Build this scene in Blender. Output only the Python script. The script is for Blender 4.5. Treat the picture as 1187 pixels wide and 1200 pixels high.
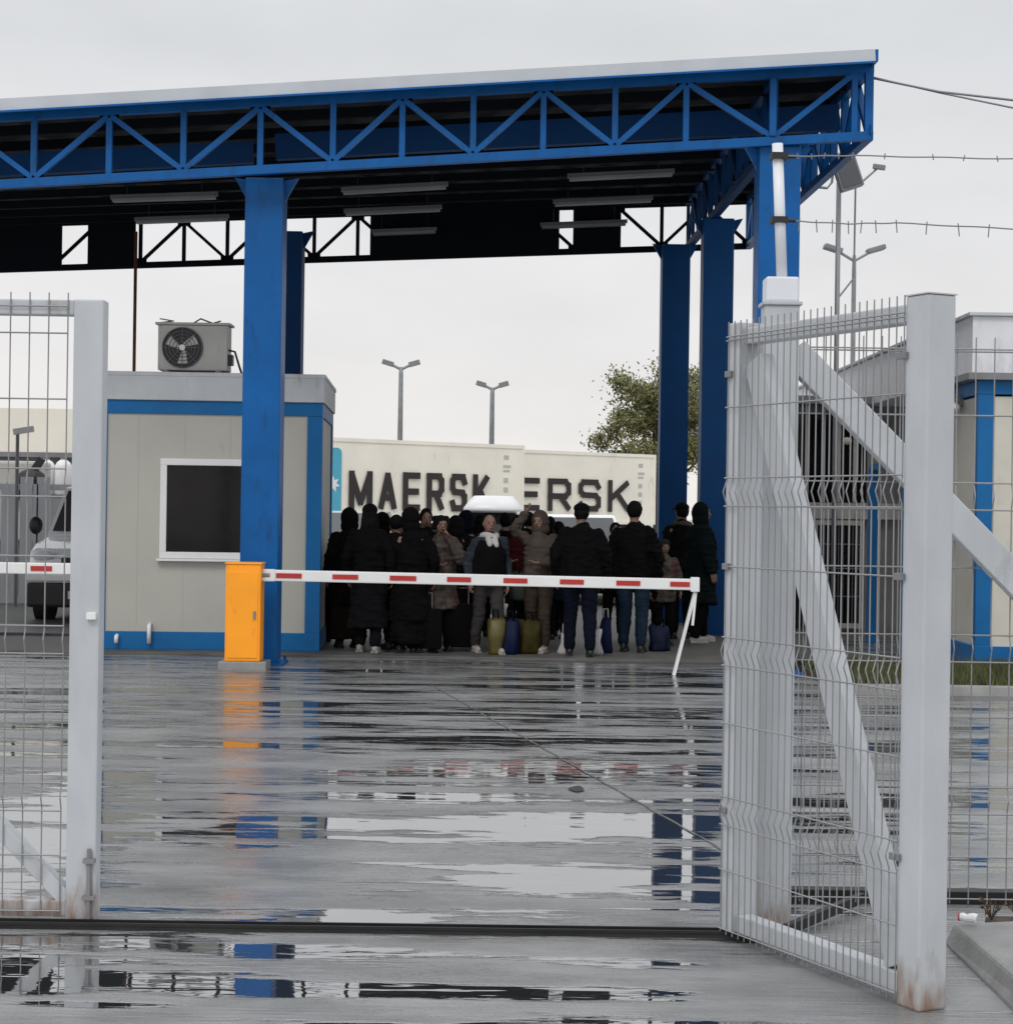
import bpy, bmesh, math, random
from mathutils import Vector, Matrix, noise
random.seed(7)
PI = math.pi
scene = bpy.context.scene
for o in list(bpy.data.objects): bpy.data.objects.remove(o)
C = scene.collection

# ------------------------------------------------------------------ camera, sky, sun, exposure
CAM_H = 1.65; F = 2200.0; ROLL = 0.0145          # focal length in photo pixels (photo 1187 x 1200)
cam = bpy.data.cameras.new('camera'); camo = bpy.data.objects.new('camera', cam); C.objects.link(camo)
camo.matrix_world = Matrix.Translation((0, 0, CAM_H)) @ Matrix.Rotation(PI/2, 4, 'X') @ Matrix.Rotation(ROLL, 4, 'Z')
cam.sensor_fit = 'HORIZONTAL'; cam.sensor_width = 36; cam.lens = 36*F/1187; cam.clip_end = 2000; cam.clip_start = .1
scene.camera = camo
world = bpy.data.worlds.new('World'); scene.world = world; world.use_nodes = True
wt = world.node_tree; wt.nodes.clear()
def wn(t, **k):
    n = wt.nodes.new(t)
    for a, b in k.items(): setattr(n, a, b)
    return n
SUN_EL = math.radians(48); SUN_ROT = math.radians(200)
sky = wn('ShaderNodeTexSky'); sky.sky_type = 'NISHITA'; sky.sun_disc = False; sky.sun_elevation = SUN_EL; sky.sun_rotation = SUN_ROT
bg1 = wn('ShaderNodeBackground'); bg1.inputs[1].default_value = .1
bg2 = wn('ShaderNodeBackground'); bg2.inputs[1].default_value = 1.0
tc = wn('ShaderNodeTexCoord'); sp = wn('ShaderNodeSeparateXYZ'); wt.links.new(tc.outputs['Generated'], sp.inputs[0])
cr = wn('ShaderNodeValToRGB'); wt.links.new(sp.outputs['Z'], cr.inputs[0])
e = cr.color_ramp.elements
e[0].position = 0.0; e[0].color = (.83, .80, .78, 1); e[1].position = .75; e[1].color = (1.25, 1.27, 1.3, 1)
x = e.new(.10); x.color = (.80, .785, .785, 1); x = e.new(.24); x.color = (.69, .70, .71, 1); x = e.new(.38); x.color = (.8, .81, .83, 1)
mp = wn('ShaderNodeMapping'); mp.inputs['Scale'].default_value = (2.2, 2.2, 6); wt.links.new(tc.outputs['Generated'], mp.inputs[0])
nz = wn('ShaderNodeTexNoise'); nz.inputs['Scale'].default_value = 2.6; nz.inputs['Detail'].default_value = 5; wt.links.new(mp.outputs[0], nz.inputs[0])
mr = wn('ShaderNodeMapRange'); mr.inputs[1].default_value = .3; mr.inputs[2].default_value = .7; mr.inputs[3].default_value = .94; mr.inputs[4].default_value = 1.06; wt.links.new(nz.outputs[0], mr.inputs[0])
vm = wn('ShaderNodeVectorMath', operation='SCALE'); wt.links.new(cr.outputs[0], vm.inputs[0]); wt.links.new(mr.outputs[0], vm.inputs['Scale'])
wt.links.new(sky.outputs[0], bg1.inputs[0]); wt.links.new(vm.outputs[0], bg2.inputs[0])
mx = wn('ShaderNodeMixShader'); mx.inputs[0].default_value = .94
wt.links.new(bg1.outputs[0], mx.inputs[1]); wt.links.new(bg2.outputs[0], mx.inputs[2])
wo = wn('ShaderNodeOutputWorld'); wt.links.new(mx.outputs[0], wo.inputs[0])
sun = bpy.data.lights.new('sun', 'SUN'); sun.energy = .9; sun.angle = math.radians(20); sun.color = (1, .97, .93)
suno = bpy.data.objects.new('sun', sun); C.objects.link(suno)
sd = Vector((math.sin(SUN_ROT)*math.cos(SUN_EL), math.cos(SUN_ROT)*math.cos(SUN_EL), math.sin(SUN_EL)))
suno.rotation_euler = sd.to_track_quat('Z', 'Y').to_euler()
scene.view_settings.view_transform = 'Standard'; scene.view_settings.look = 'None'
scene.view_settings.exposure = 0.10; scene.view_settings.gamma = 1

# ------------------------------------------------------------------ helpers
def flat(x, y):
    dx, dy = x-593.5, y-600.0
    return dx*math.cos(ROLL)+dy*math.sin(ROLL), -dx*math.sin(ROLL)+dy*math.cos(ROLL)
def at(x, y, D):                                   # survey: sight line x, y at distance D
    u, v = flat(x, y); return Vector((u*D/F, D, CAM_H-v*D/F))
def gp(x, y):                                      # the point of the ground on that sight line
    u, v = flat(x, y); D = F*CAM_H/v; return Vector((u*D/F, D, 0))

def mat(name, col, rough=.5, metal=0, var=.12, vscale=3, bump=0, bscale=60, spec=.5, dirt=None, coat=0, stretch=(1,1,1)):
    m = bpy.data.materials.new(name); m.use_nodes = True; t = m.node_tree; N = t.nodes; L = t.links
    b = N['Principled BSDF']; b.inputs['Roughness'].default_value = rough; b.inputs['Metallic'].default_value = metal
    b.inputs['Specular IOR Level'].default_value = spec; b.inputs['Coat Weight'].default_value = coat
    geo = N.new('ShaderNodeNewGeometry'); mpp = N.new('ShaderNodeMapping'); mpp.inputs['Scale'].default_value = stretch
    L.new(geo.outputs['Position'], mpp.inputs[0])
    n = N.new('ShaderNodeTexNoise'); n.inputs['Scale'].default_value = vscale; n.inputs['Detail'].default_value = 6
    L.new(mpp.outputs[0], n.inputs[0])
    r = N.new('ShaderNodeMapRange'); r.inputs[1].default_value = .3; r.inputs[2].default_value = .7
    r.inputs[3].default_value = 1-var; r.inputs[4].default_value = 1+var; L.new(n.outputs[0], r.inputs[0])
    s = N.new('ShaderNodeVectorMath'); s.operation = 'SCALE'; s.inputs[0].default_value = col[:3]; L.new(r.outputs[0], s.inputs['Scale'])
    out = s.outputs[0]
    if dirt:                                       # dirt = (colour, amount, scale)
        n2 = N.new('ShaderNodeTexNoise'); n2.inputs['Scale'].default_value = dirt[2]; n2.inputs['Detail'].default_value = 8; n2.inputs['Roughness'].default_value = .7
        m2 = N.new('ShaderNodeMapping'); m2.inputs['Scale'].default_value = (1, 1, .35); L.new(geo.outputs['Position'], m2.inputs[0]); L.new(m2.outputs[0], n2.inputs[0])
        r2 = N.new('ShaderNodeMapRange'); r2.inputs[1].default_value = .62-dirt[1]*.25; r2.inputs[2].default_value = .78; L.new(n2.outputs[0], r2.inputs[0])
        mm = N.new('ShaderNodeMix'); mm.data_type = 'RGBA'; L.new(r2.outputs[0], mm.inputs[0]); L.new(out, mm.inputs[6]); mm.inputs[7].default_value = (*dirt[0], 1)
        out = mm.outputs[2]
    L.new(out, b.inputs['Base Color'])
    rr = N.new('ShaderNodeMapRange'); rr.inputs[3].default_value = max(0, rough-.1); rr.inputs[4].default_value = min(1, rough+.1); L.new(n.outputs[0], rr.inputs[0]); L.new(rr.outputs[0], b.inputs['Roughness'])
    if bump:
        n3 = N.new('ShaderNodeTexNoise'); n3.inputs['Scale'].default_value = bscale; n3.inputs['Detail'].default_value = 3; L.new(mpp.outputs[0], n3.inputs[0])
        bp = N.new('ShaderNodeBump'); bp.inputs['Strength'].default_value = bump; bp.inputs['Distance'].default_value = .01
        L.new(n3.outputs[0], bp.inputs['Height']); L.new(bp.outputs[0], b.inputs['Normal'])
    return m

class MB:
    def __init__(s): s.v = []; s.f = []
    def add(s, vs, fs):
        n = len(s.v); s.v += [Vector(a) for a in vs]; s.f += [tuple(i+n for i in f) for f in fs]; return s
    def box(s, x0, x1, y0, y1, z0, z1):
        return s.add([(x0,y0,z0),(x1,y0,z0),(x1,y1,z0),(x0,y1,z0),(x0,y0,z1),(x1,y0,z1),(x1,y1,z1),(x0,y1,z1)],
                     [(0,3,2,1),(4,5,6,7),(0,1,5,4),(1,2,6,5),(2,3,7,6),(3,0,4,7)])
    def obox(s, c, ax, ay, az, hx, hy, hz):        # oriented box
        c = Vector(c); vs = []
        for k in (-1, 1):
            for i, j in ((-1,-1),(1,-1),(1,1),(-1,1)): vs.append(c+ax*hx*i+ay*hy*j+az*hz*k)
        return s.add(vs, [(0,3,2,1),(4,5,6,7),(0,1,5,4),(1,2,6,5),(2,3,7,6),(3,0,4,7)])
    def bar(s, a, b, w, d=None, ref=(0,0,1), ext=0):  # rectangular bar from a to b; w across, d along the ref side
        a, b = Vector(a), Vector(b); d = w if d is None else d
        az = (b-a).normalized(); r = Vector(ref)
        if abs(az.dot(r)) > .99: r = Vector((0,1,0))
        ax = az.cross(r).normalized(); ay = ax.cross(az).normalized()
        L = (b-a).length
        return s.obox((a+b)/2, ax, ay, az, w/2, d/2, L/2+ext)
    def tube(s, pts, r, n=8, caps=True):
        pts = [Vector(p) for p in pts]; rs = r if isinstance(r, (list, tuple)) else [r]*len(pts)
        base = len(s.v); prev = None
        for i, p in enumerate(pts):
            t = (pts[min(i+1, len(pts)-1)]-pts[max(i-1, 0)]).normalized()
            if prev is None:
                q = Vector((0,0,1)) if abs(t.z) < .9 else Vector((1,0,0))
                ax = t.cross(q).normalized()
            else:
                ax = (prev-t*prev.dot(t)).normalized()
            prev = ax; ay = t.cross(ax)
            for k in range(n):
                a = 2*PI*k/n; s.v.append(p+(ax*math.cos(a)+ay*math.sin(a))*rs[i])
        for i in range(len(pts)-1):
            for k in range(n):
                a = base+i*n+k; b = base+i*n+(k+1) % n
                s.f.append((a, b, b+n, a+n))
        if caps:
            s.f.append(tuple(base+k for k in range(n))[::-1]); s.f.append(tuple(base+(len(pts)-1)*n+k for k in range(n)))
        return s
    def rings(s, rings, n=20, power=2.0):          # (centre, rx, ry) stacked upwards, closed
        base = len(s.v)
        for c, rx, ry in rings:
            c = Vector(c)
            for k in range(n):
                a = 2*PI*k/n; ca, sa = math.cos(a), math.sin(a)
                ca = math.copysign(abs(ca)**(2/power), ca); sa = math.copysign(abs(sa)**(2/power), sa)
                s.v.append(c+Vector((rx*ca, ry*sa, 0)))
        for i in range(len(rings)-1):
            for k in range(n):
                a = base+i*n+k; b = base+i*n+(k+1) % n; s.f.append((a, b, b+n, a+n))
        s.f.append(tuple(base+k for k in range(n))[::-1]); s.f.append(tuple(base+(len(rings)-1)*n+k for k in range(n)))
        return s
    def ell(s, c, rx, ry, rz, n=16, m=10, rot=None):
        c = Vector(c); base = len(s.v)
        for i in range(m+1):
            t = -PI/2+PI*i/m; t = max(-PI/2+.05, min(PI/2-.05, t))
            for k in range(n):
                a = 2*PI*k/n; p = Vector((rx*math.cos(t)*math.cos(a), ry*math.cos(t)*math.sin(a), rz*math.sin(t)))
                if rot: p = rot @ p
                s.v.append(c+p)
        for i in range(m):
            for k in range(n):
                a = base+i*n+k; b = base+i*n+(k+1) % n; s.f.append((a, b, b+n, a+n))
        s.f.append(tuple(base+k for k in range(n))[::-1]); s.f.append(tuple(base+m*n+k for k in range(n)))
        return s
    def cap(s, a, b, ra, rb, n=12):                # tapered limb with rounded ends
        a, b = Vector(a), Vector(b); t = (b-a).normalized()
        pts = []; rs = []
        for q in (1.0, .8, .5): pts.append(a-t*ra*q*.98); rs.append(max(.002, ra*math.sqrt(1-(q*.98)**2)))
        for q in (0, .25, .5, .75, 1): pts.append(a.lerp(b, q)); rs.append(ra+(rb-ra)*q)
        for q in (.5, .8, 1.0): pts.append(b+t*rb*q*.98); rs.append(max(.002, rb*math.sqrt(1-(q*.98)**2)))
        return s.tube(pts, rs, n)
    def prism(s, poly, y0, y1):                    # polygon in xz pulled from y0 to y1
        n = len(poly)
        return s.add([(p[0], y0, p[1]) for p in poly]+[(p[0], y1, p[1]) for p in poly],
                     [tuple(range(n)), tuple(range(2*n-1, n-1, -1))]+[(i, i+n, (i+1) % n+n, (i+1) % n) for i in range(n)])
    def build(s, name, m, parent=None, bevel=0, smooth=False, loc=None, rz=None):
        me = bpy.data.meshes.new(name); me.from_pydata([tuple(v) for v in s.v], [], s.f); me.update()
        bm = bmesh.new(); bm.from_mesh(me)
        if bevel: bmesh.ops.bevel(bm, geom=bm.edges[:], offset=bevel, segments=2, affect='EDGES', profile=.6)
        bmesh.ops.recalc_face_normals(bm, faces=bm.faces); bm.to_mesh(me); bm.free()
        if m: me.materials.append(m)
        if smooth:
            for p in me.polygons: p.use_smooth = True
            if smooth == 'auto': me.set_sharp_from_angle(angle=math.radians(35))
        o = bpy.data.objects.new(name, me); C.objects.link(o)
        if parent: o.parent = parent
        if loc is not None: o.location = loc
        if rz is not None: o.rotation_euler = (0, 0, rz)
        return o
def tag(o, label=None, cat=None, group=None, kind=None):
    if label: o['label'] = label
    if cat: o['category'] = cat
    if group: o['group'] = group
    if kind: o['kind'] = kind
    return o
def thing(name, label, cat, loc=(0,0,0), rz=0, group=None):
    o = bpy.data.objects.new(name, None); C.objects.link(o); o.location = loc; o.rotation_euler = (0,0,rz); o.empty_display_size = .2
    return tag(o, label, cat, group)
def struct(o): o['kind'] = 'structure'; return o
def copy_tree(o, parent=None):
    c = o.copy(); C.objects.link(c); c.parent = parent
    for ch in [q for q in bpy.data.objects if q.parent == o]: copy_tree(ch, c)
    return c

# ------------------------------------------------------------------ materials
M = {}
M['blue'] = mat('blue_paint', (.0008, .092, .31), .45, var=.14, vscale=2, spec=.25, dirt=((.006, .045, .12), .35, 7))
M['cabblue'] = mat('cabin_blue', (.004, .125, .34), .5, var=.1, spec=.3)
M['shadeblue'] = mat('shaded_column_blue', (.001, .062, .21), .5, var=.1, spec=.2)  # same blue darkened for the rear columns, canopy shade put into the colour
M['darkshadeblue'] = mat('shaded_inner_blue', (.001, .04, .14), .6, var=.1, spec=.2)  # blue paint darkened further, shade under the roof held in the colour
M['darksteel'] = mat('shaded_steel', (.006, .008, .013), .8, spec=.15)  # near-black steel, the roof's shade put into its base colour
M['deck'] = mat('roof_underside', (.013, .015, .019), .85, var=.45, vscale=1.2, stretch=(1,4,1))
M['fascia'] = mat('fascia_sheet', (.46, .49, .53), .5, var=.06)
M['galv'] = mat('grey_gate_paint', (.455, .475, .50), .45, var=.08, vscale=7, bump=.10, bscale=150, stretch=(1,1,.4), dirt=((.27, .265, .25), .22, 5))
M['wire'] = mat('galvanised_wire', (.27, .27, .275), .5, .2)
M['panel'] = mat('cabin_panel', (.44, .43, .385), .55, var=.05, vscale=1.5, bump=.04, bscale=90, dirt=((.33, .32, .28), .0, 3))
M['cream'] = mat('cream_panel', (.60, .58, .50), .55, var=.05, dirt=((.4,.38,.32), .05, 3))
M['roofgrey'] = mat('grey_roof_edge', (.52, .54, .56), .55, var=.08, dirt=((.3,.3,.3), .2, 5))
M['white'] = mat('white_plastic', (.74, .74, .74), .35, var=.04)
M['pipewhite'] = mat('white_pipe_paint', (.72, .74, .78), .4, var=.05)
M['glass'] = mat('dark_glass', (.005, .004, .005), .08, spec=.28, var=.8)
M['carglass'] = mat('car_glass', (.06, .065, .07), .05, spec=.8, var=.1)
M['orange'] = mat('orange_paint', (1.0, .36, .008), .45, var=.05, dirt=((.45, .17, .02), .12, 9))
M['red'] = mat('red_reflector', (.42, .025, .02), .35)
M['black'] = mat('black_plastic', (.012, .012, .014), .5)
M['rubber'] = mat('rubber', (.02, .02, .02), .8)
M['grey'] = mat('mid_grey_metal', (.20, .20, .21), .5, .2)
M['acgrey'] = mat('ac_casing', (.46, .45, .42), .5, var=.08, dirt=((.2,.19,.17), .15, 10))
M['conc'] = mat('dry_concrete', (.085, .083, .078), .6, var=.3, vscale=2.5, bump=.3, bscale=40)  # dry floor, darkened so its colour carries the canopy's shade
M['kerb'] = mat('kerb_concrete', (.24, .24, .235), .45, var=.2, vscale=6, bump=.4, bscale=50)
M['carwhite'] = mat('white_car_paint', (.85, .86, .88), .25, var=.03, coat=.5)
M['carsilver'] = mat('silver_car_paint', (.42, .44, .46), .3, .4, var=.03, coat=.5)
M['pole'] = mat('lamp_pole_grey', (.24, .25, .26), .5, .2)
M['cont'] = mat('container_paint', (.80, .76, .66), .6, var=.05, vscale=.8, dirt=((.5, .40, .30), .12, 1.6))
M['ink'] = mat('container_lettering', (.02, .014, .014), .6)
M['sky_blue'] = mat('pale_blue_paint', (.07, .36, .50), .5, var=.08)
M['rust'] = mat('rusty_steel', (.16, .055, .025), .8, var=.4, vscale=20)
M['rail'] = mat('wet_rail_steel', (.010, .009, .009), .5, .1, var=.3, vscale=15)
M['leaf'] = mat('leaf_green', (.15, .15, .055), .7, var=.45, vscale=1.2)
M['bark'] = mat('bark', (.06, .045, .03), .9, var=.4, vscale=10)
M['grass'] = mat('grass_blades', (.075, .085, .03), .8, var=.5, vscale=6)
M['soil'] = mat('soil', (.07, .05, .035), .85, var=.5, vscale=15, bump=.6, bscale=30)
M['graywall'] = mat('grey_facade', (.20, .20, .20), .5, var=.15)
M['skin'] = mat('skin', (.20, .115, .085), .6, var=.06, vscale=20)  # darkened tone, shade under the canopy included in the skin colour

def galv_rust():                                   # gate paint, rust bleeding up from the foot
    m = mat('rusty_foot_paint', (.455, .475, .50), .45, var=.08, vscale=7, bump=.10, bscale=150, stretch=(1,1,.4))
    N = m.node_tree.nodes; L = m.node_tree.links; b = N['Principled BSDF']
    src = b.inputs['Base Color'].links[0].from_socket
    geo = N.new('ShaderNodeNewGeometry'); s = N.new('ShaderNodeSeparateXYZ'); L.new(geo.outputs['Position'], s.inputs[0])
    n = N.new('ShaderNodeTexNoise'); n.inputs['Scale'].default_value = 22; n.inputs['Detail'].default_value = 8
    mpp = N.new('ShaderNodeMapping'); mpp.inputs['Scale'].default_value = (1,1,.3); L.new(geo.outputs['Position'], mpp.inputs[0]); L.new(mpp.outputs[0], n.inputs[0])
    a = N.new('ShaderNodeMath'); a.operation = 'MULTIPLY_ADD'; L.new(n.outputs[0], a.inputs[0]); a.inputs[1].default_value = .55; a.inputs[2].default_value = -.16
    sub = N.new('ShaderNodeMath'); sub.operation = 'SUBTRACT'; L.new(a.outputs[0], sub.inputs[0]); L.new(s.outputs['Z'], sub.inputs[1])
    r = N.new('ShaderNodeMapRange'); r.inputs[1].default_value = -.05; r.inputs[2].default_value = .16; r.inputs[4].default_value = .85; L.new(sub.outputs[0], r.inputs[0])
    mm = N.new('ShaderNodeMix'); mm.data_type = 'RGBA'; L.new(r.outputs[0], mm.inputs[0]); L.new(src, mm.inputs[6]); mm.inputs[7].default_value = (.20, .095, .035, 1)
    L.new(mm.outputs[2], b.inputs['Base Color']); return m
M['galvrust'] = galv_rust()

PUD = []
for (x_, y_, hw_, hh_, amt_) in [(600,905,210,10,.10),(560,935,180,8,.05),(620,972,250,18,.13),(640,1030,190,20,.11),(420,1076,130,10,.11),(800,990,60,60,.05),(285,968,50,7,.09),
        (60,960,90,120,.08),(620,845,240,30,.03),(330,1160,220,12,.14),(735,1130,150,10,.17),(700,1165,170,12,.16),(420,1115,320,8,.05),(60,1150,90,30,.06),(130,1180,120,8,.12),
        (240,880,130,40,-.05),(250,1030,120,35,-.08),(560,1002,150,5,-.09),(520,1056,330,6,-.08)]:
    c_ = gp(x_, y_); PUD.append((c_.x, c_.y, hw_/F*c_.y, (gp(x_, y_-hh_).y-gp(x_, y_+hh_).y)/2, amt_))
def wet_ground():
    m = bpy.data.materials.new('wet_concrete_yard'); m.use_nodes = True; t = m.node_tree; N = t.nodes; L = t.links
    b = N['Principled BSDF']; geo = N.new('ShaderNodeNewGeometry')
    def nz(scale, stretch, detail=5, rough=.5, dist=0, off=(0,0,0)):
        mpp = N.new('ShaderNodeMapping'); mpp.inputs['Scale'].default_value = stretch; mpp.inputs['Location'].default_value = off
        L.new(geo.outputs['Position'], mpp.inputs[0])
        n = N.new('ShaderNodeTexNoise'); n.inputs['Scale'].default_value = scale; n.inputs['Detail'].default_value = detail
        n.inputs['Roughness'].default_value = rough; n.inputs['Distortion'].default_value = dist; L.new(mpp.outputs[0], n.inputs[0]); return n.outputs[0]
    def mr(src, a, b_, c, d, smooth=True):
        r = N.new('ShaderNodeMapRange'); r.inputs[1].default_value = a; r.inputs[2].default_value = b_; r.inputs[3].default_value = c; r.inputs[4].default_value = d
        if smooth: r.interpolation_type = 'SMOOTHSTEP'
        L.new(src, r.inputs[0]); return r.outputs[0]
    def math_(op, a, b_):
        x = N.new('ShaderNodeMath'); x.operation = op
        for i, q in enumerate((a, b_)):
            if isinstance(q, (int, float)): x.inputs[i].default_value = q
            else: L.new(q, x.inputs[i])
        return x.outputs[0]
    puddle = nz(1.0, (.36, 1.9, 1), 6, .58, .4, (3.1, 1.7, 0))
    fine = nz(1.0, (1.3, 8, 1), 7, .68, .3)
    mix = math_('ADD', math_('MULTIPLY', puddle, .58), math_('MULTIPLY', fine, .42))
    bias = None
    for (bx0, by0, rx, ry, amt) in PUD:
        sx = N.new('ShaderNodeVectorMath'); sx.operation = 'SUBTRACT'; L.new(geo.outputs['Position'], sx.inputs[0]); sx.inputs[1].default_value = (bx0, by0, 0)
        ml = N.new('ShaderNodeVectorMath'); ml.operation = 'MULTIPLY'; L.new(sx.outputs[0], ml.inputs[0]); ml.inputs[1].default_value = (1/rx, 1/ry, 0)
        ln = N.new('ShaderNodeVectorMath'); ln.operation = 'LENGTH'; L.new(ml.outputs[0], ln.inputs[0])
        k_ = mr(ln.outputs['Value'], .2, 1.25, amt, 0)
        bias = k_ if bias is None else math_('ADD', bias, k_)
    mix = math_('ADD', mix, bias)
    wet = mr(mix, .495, .545, 0, 1)                 # 1 = standing water
    film = mr(nz(1.0, (.8, 2.2, 1), 5, .6, 0, (9, 4, 0)), .38, .62, 0, 1)
    # colour
    tone = mr(nz(1.0, (1.3, 2.5, 1), 8, .65), .3, .7, .75, 1.3)
    speck = mr(nz(110, (1,1,1), 4, .8), .3, .7, .78, 1.22)
    s = N.new('ShaderNodeVectorMath'); s.operation = 'SCALE'; s.inputs[0].default_value = (.19, .193, .192); L.new(math_('MULTIPLY', tone, speck), s.inputs['Scale'])
    mm = N.new('ShaderNodeMix'); mm.data_type = 'RGBA'; L.new(wet, mm.inputs[0]); L.new(s.outputs[0], mm.inputs[6]); mm.inputs[7].default_value = (.035, .037, .038, 1)
    L.new(mm.outputs[2], b.inputs['Base Color'])
    damp = mr(film, 0, 1, .38, .17, False)
    rg = N.new('ShaderNodeMix'); rg.data_type = 'FLOAT'; L.new(wet, rg.inputs[0]); L.new(damp, rg.inputs[2]); rg.inputs[3].default_value = .02
    L.new(rg.outputs[0], b.inputs['Roughness'])
    ii = N.new('ShaderNodeMix'); ii.data_type = 'FLOAT'; L.new(wet, ii.inputs[0]); ii.inputs[2].default_value = 1.95; ii.inputs[3].default_value = 8.0; L.new(ii.outputs[0], b.inputs['IOR'])
    # bump: raked concrete between the puddles, almost still water in them
    rake = nz(1.0, (2.5, 28, 1), 4, .6); grit = nz(70, (1,1,1), 3)
    h1 = math_('ADD', math_('MULTIPLY', rake, .006), math_('MULTIPLY', grit, .0008))
    rip = math_('MULTIPLY', nz(1.0, (1.2, 6, 1), 3, .5, .2, (5,5,0)), .0022)
    hh = N.new('ShaderNodeMix'); hh.data_type = 'FLOAT'; L.new(wet, hh.inputs[0]); L.new(h1, hh.inputs[2]); L.new(rip, hh.inputs[3])
    bp = N.new('ShaderNodeBump'); bp.inputs['Strength'].default_value = .8; bp.inputs['Distance'].default_value = 1.0
    L.new(hh.outputs[0], bp.inputs['Height']); L.new(bp.outputs[0], b.inputs['Normal'])
    return m

# ------------------------------------------------------------------ ground
struct(MB().add([(-400,-60,0),(400,-60,0),(400,600,0),(-400,600,0)], [(0,1,2,3)]).build('ground', wet_ground()))
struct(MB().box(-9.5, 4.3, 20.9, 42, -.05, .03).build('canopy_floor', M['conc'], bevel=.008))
# expansion joint running away to the canopy, with a broken spot
p0, p1 = gp(505, 803), gp(835, 990)
d_ = (p1-p0).normalized(); p1 = p1+d_*.4
q = MB(); nx = Vector((-d_.y, d_.x, 0)); n = 60
for i in range(n+1):
    c = p0.lerp(p1, i/n)+nx*.004*math.sin(i*1.7); w = .005+.004*random.random()
    q.v += [c-nx*w+Vector((0,0,.004)), c+nx*w+Vector((0,0,.004))]
for i in range(n): q.f.append((2*i, 2*i+1, 2*i+3, 2*i+2))
struct(q.build('expansion_joint', mat('joint_filler', (.11, .11, .11), .6, var=.6, vscale=9)))
c = gp(676, 926); q = MB()
q.add([c+Vector((math.cos(a)*.045*random.uniform(.7,1.2), math.sin(a)*.14*random.uniform(.7,1.2), .006)) for a in [k*PI/6 for k in range(12)]], [tuple(range(12))])
struct(q.build('pavement_hole', mat('hole_dark', (.02,.02,.02), .6)))
# gate track
a, b = gp(60, 1088), gp(905, 1098)
tr = MB(); tr.bar(a+Vector((-3,.0,.006)), b+Vector((.1,0,.006)), .085, .012)
for dz in (-.03, .03): tr.bar(a+Vector((-3,dz,.019)), b+Vector((.1,dz,.019)), .010, .014)
tag(tr.build('gate_track', M['rail']), 'dark steel gate track lying across the wet concrete between both gate leaves', 'track')
# grass verge
struct(MB().box(3.15, 12, 17.6, 20.4, -.05, .05).build('verge_soil', M['soil']))
g = MB()
for i in range(16000):
    x0, y0 = random.uniform(3.15, 11), random.uniform(17.6, 20.4); h = random.uniform(.05, .15); a = random.uniform(0, PI)
    dx, dy = math.cos(a)*.012, math.sin(a)*.012; lx, ly = random.uniform(-.04,.04), random.uniform(-.04,.04)
    g.add([(x0-dx,y0-dy,.045),(x0+dx,y0+dy,.045),(x0+lx,y0+ly,.045+h)], [(0,1,2)])
tag(g.build('grass', M['grass']), 'short green grass on the verge before the blue framed cabin', 'grass', kind='stuff')
struct(MB().box(3.03, 12, 17.46, 17.595, -.05, .09).build('verge_kerb', M['kerb'], bevel=.01))
struct(MB().box(-16, -5.15, 23.3, 25.2, -.05, .07).build('pavement', mat('dark_asphalt', (.04,.04,.042), .35, var=.3, vscale=5, bump=.3), bevel=.01))

# ------------------------------------------------------------------ canopy
def zf(X, D):                                      # height of the lower chords
    t = (D-19.5)/(29.2-19.5); return (5.35+.0705*X)*(1-t)+(5.672+.046*X)*t
TH = .70; XR = 3.70; XL = -12.5; DF = 19.5; DB = 29.2
cp = thing('canopy', 'large blue steel truss canopy on square columns over the checkpoint yard', 'canopy', (0, DF, 0))
def cbuild(mb, name, m, parent=cp, **k):
    off = Vector((0, DF, 0)); mb.v = [v-off for v in mb.v]; return mb.build(name, m, parent, **k)
def P(X, D, dz=0): return Vector((X, D, zf(X, D)+dz))
def truss(A, B, nodes, first_up, m, chord=.09, web=.06, h=TH, top_on=True):
    """nodes: fractions from A to B, one vertical at each; diagonals alternate"""
    t = MB(); dr = (B-A); up = Vector((0,0,h))
    root = MB().bar(A, B, chord, chord, ext=.04)
    root = cbuild(root, 'bottom_chord', m)
    cbuild(MB().bar(A+up, B+up, chord, chord, ext=.04), 'top_chord', m)
    w = MB(); pts = [A+dr*f for f in nodes]
    for p in pts: w.bar(p+Vector((0,0,chord*.45)), p+up-Vector((0,0,chord*.45)), web, web)
    off = (dr.cross(Vector((0,0,1)))).normalized()*.004
    for i in range(len(pts)-1):
        lo, hi = (i, i+1) if (i % 2 == 0) == first_up else (i+1, i)
        w.bar(pts[lo]+off+Vector((0,0,.04)), pts[hi]+up+off-Vector((0,0,.04)), web*.9, web*.9)
        # gusset plates
        w.obox(pts[lo]+off*3+Vector((0,0,.06)), dr.normalized(), off.normalized(), Vector((0,0,1)), .10, .006, .05)
        w.obox(pts[hi]+up+off*3-Vector((0,0,.06)), dr.normalized(), off.normalized(), Vector((0,0,1)), .10, .006, .05)
    cbuild(w, 'truss_web', m)
# front truss, verticals where the photo shows them
xs = [-310,-223,-136,-48, 40, 128, 215, 305, 390, 471, 554, 636, 720, 803, 905, 1000]
Xs = [((x-593.5)-6)*DF/F for x in xs]
L0 = Xs[0]; pA = P(XL, DF); pB = P(XR, DF)
ff = [(X-XL)/(XR-XL) for X in Xs]
extra = [ff[0]-(ff[1]-ff[0])*k for k in (4,3,2,1) if ff[0]-(ff[1]-ff[0])*k > 0]
nodes = extra+ff
# bottom nodes of the zigzag are at 40, 215, 390, 554, 720, 905
i40 = len(extra)+4
truss(pA, pB, nodes, (i40 % 2 == 0), M['blue'])
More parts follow.
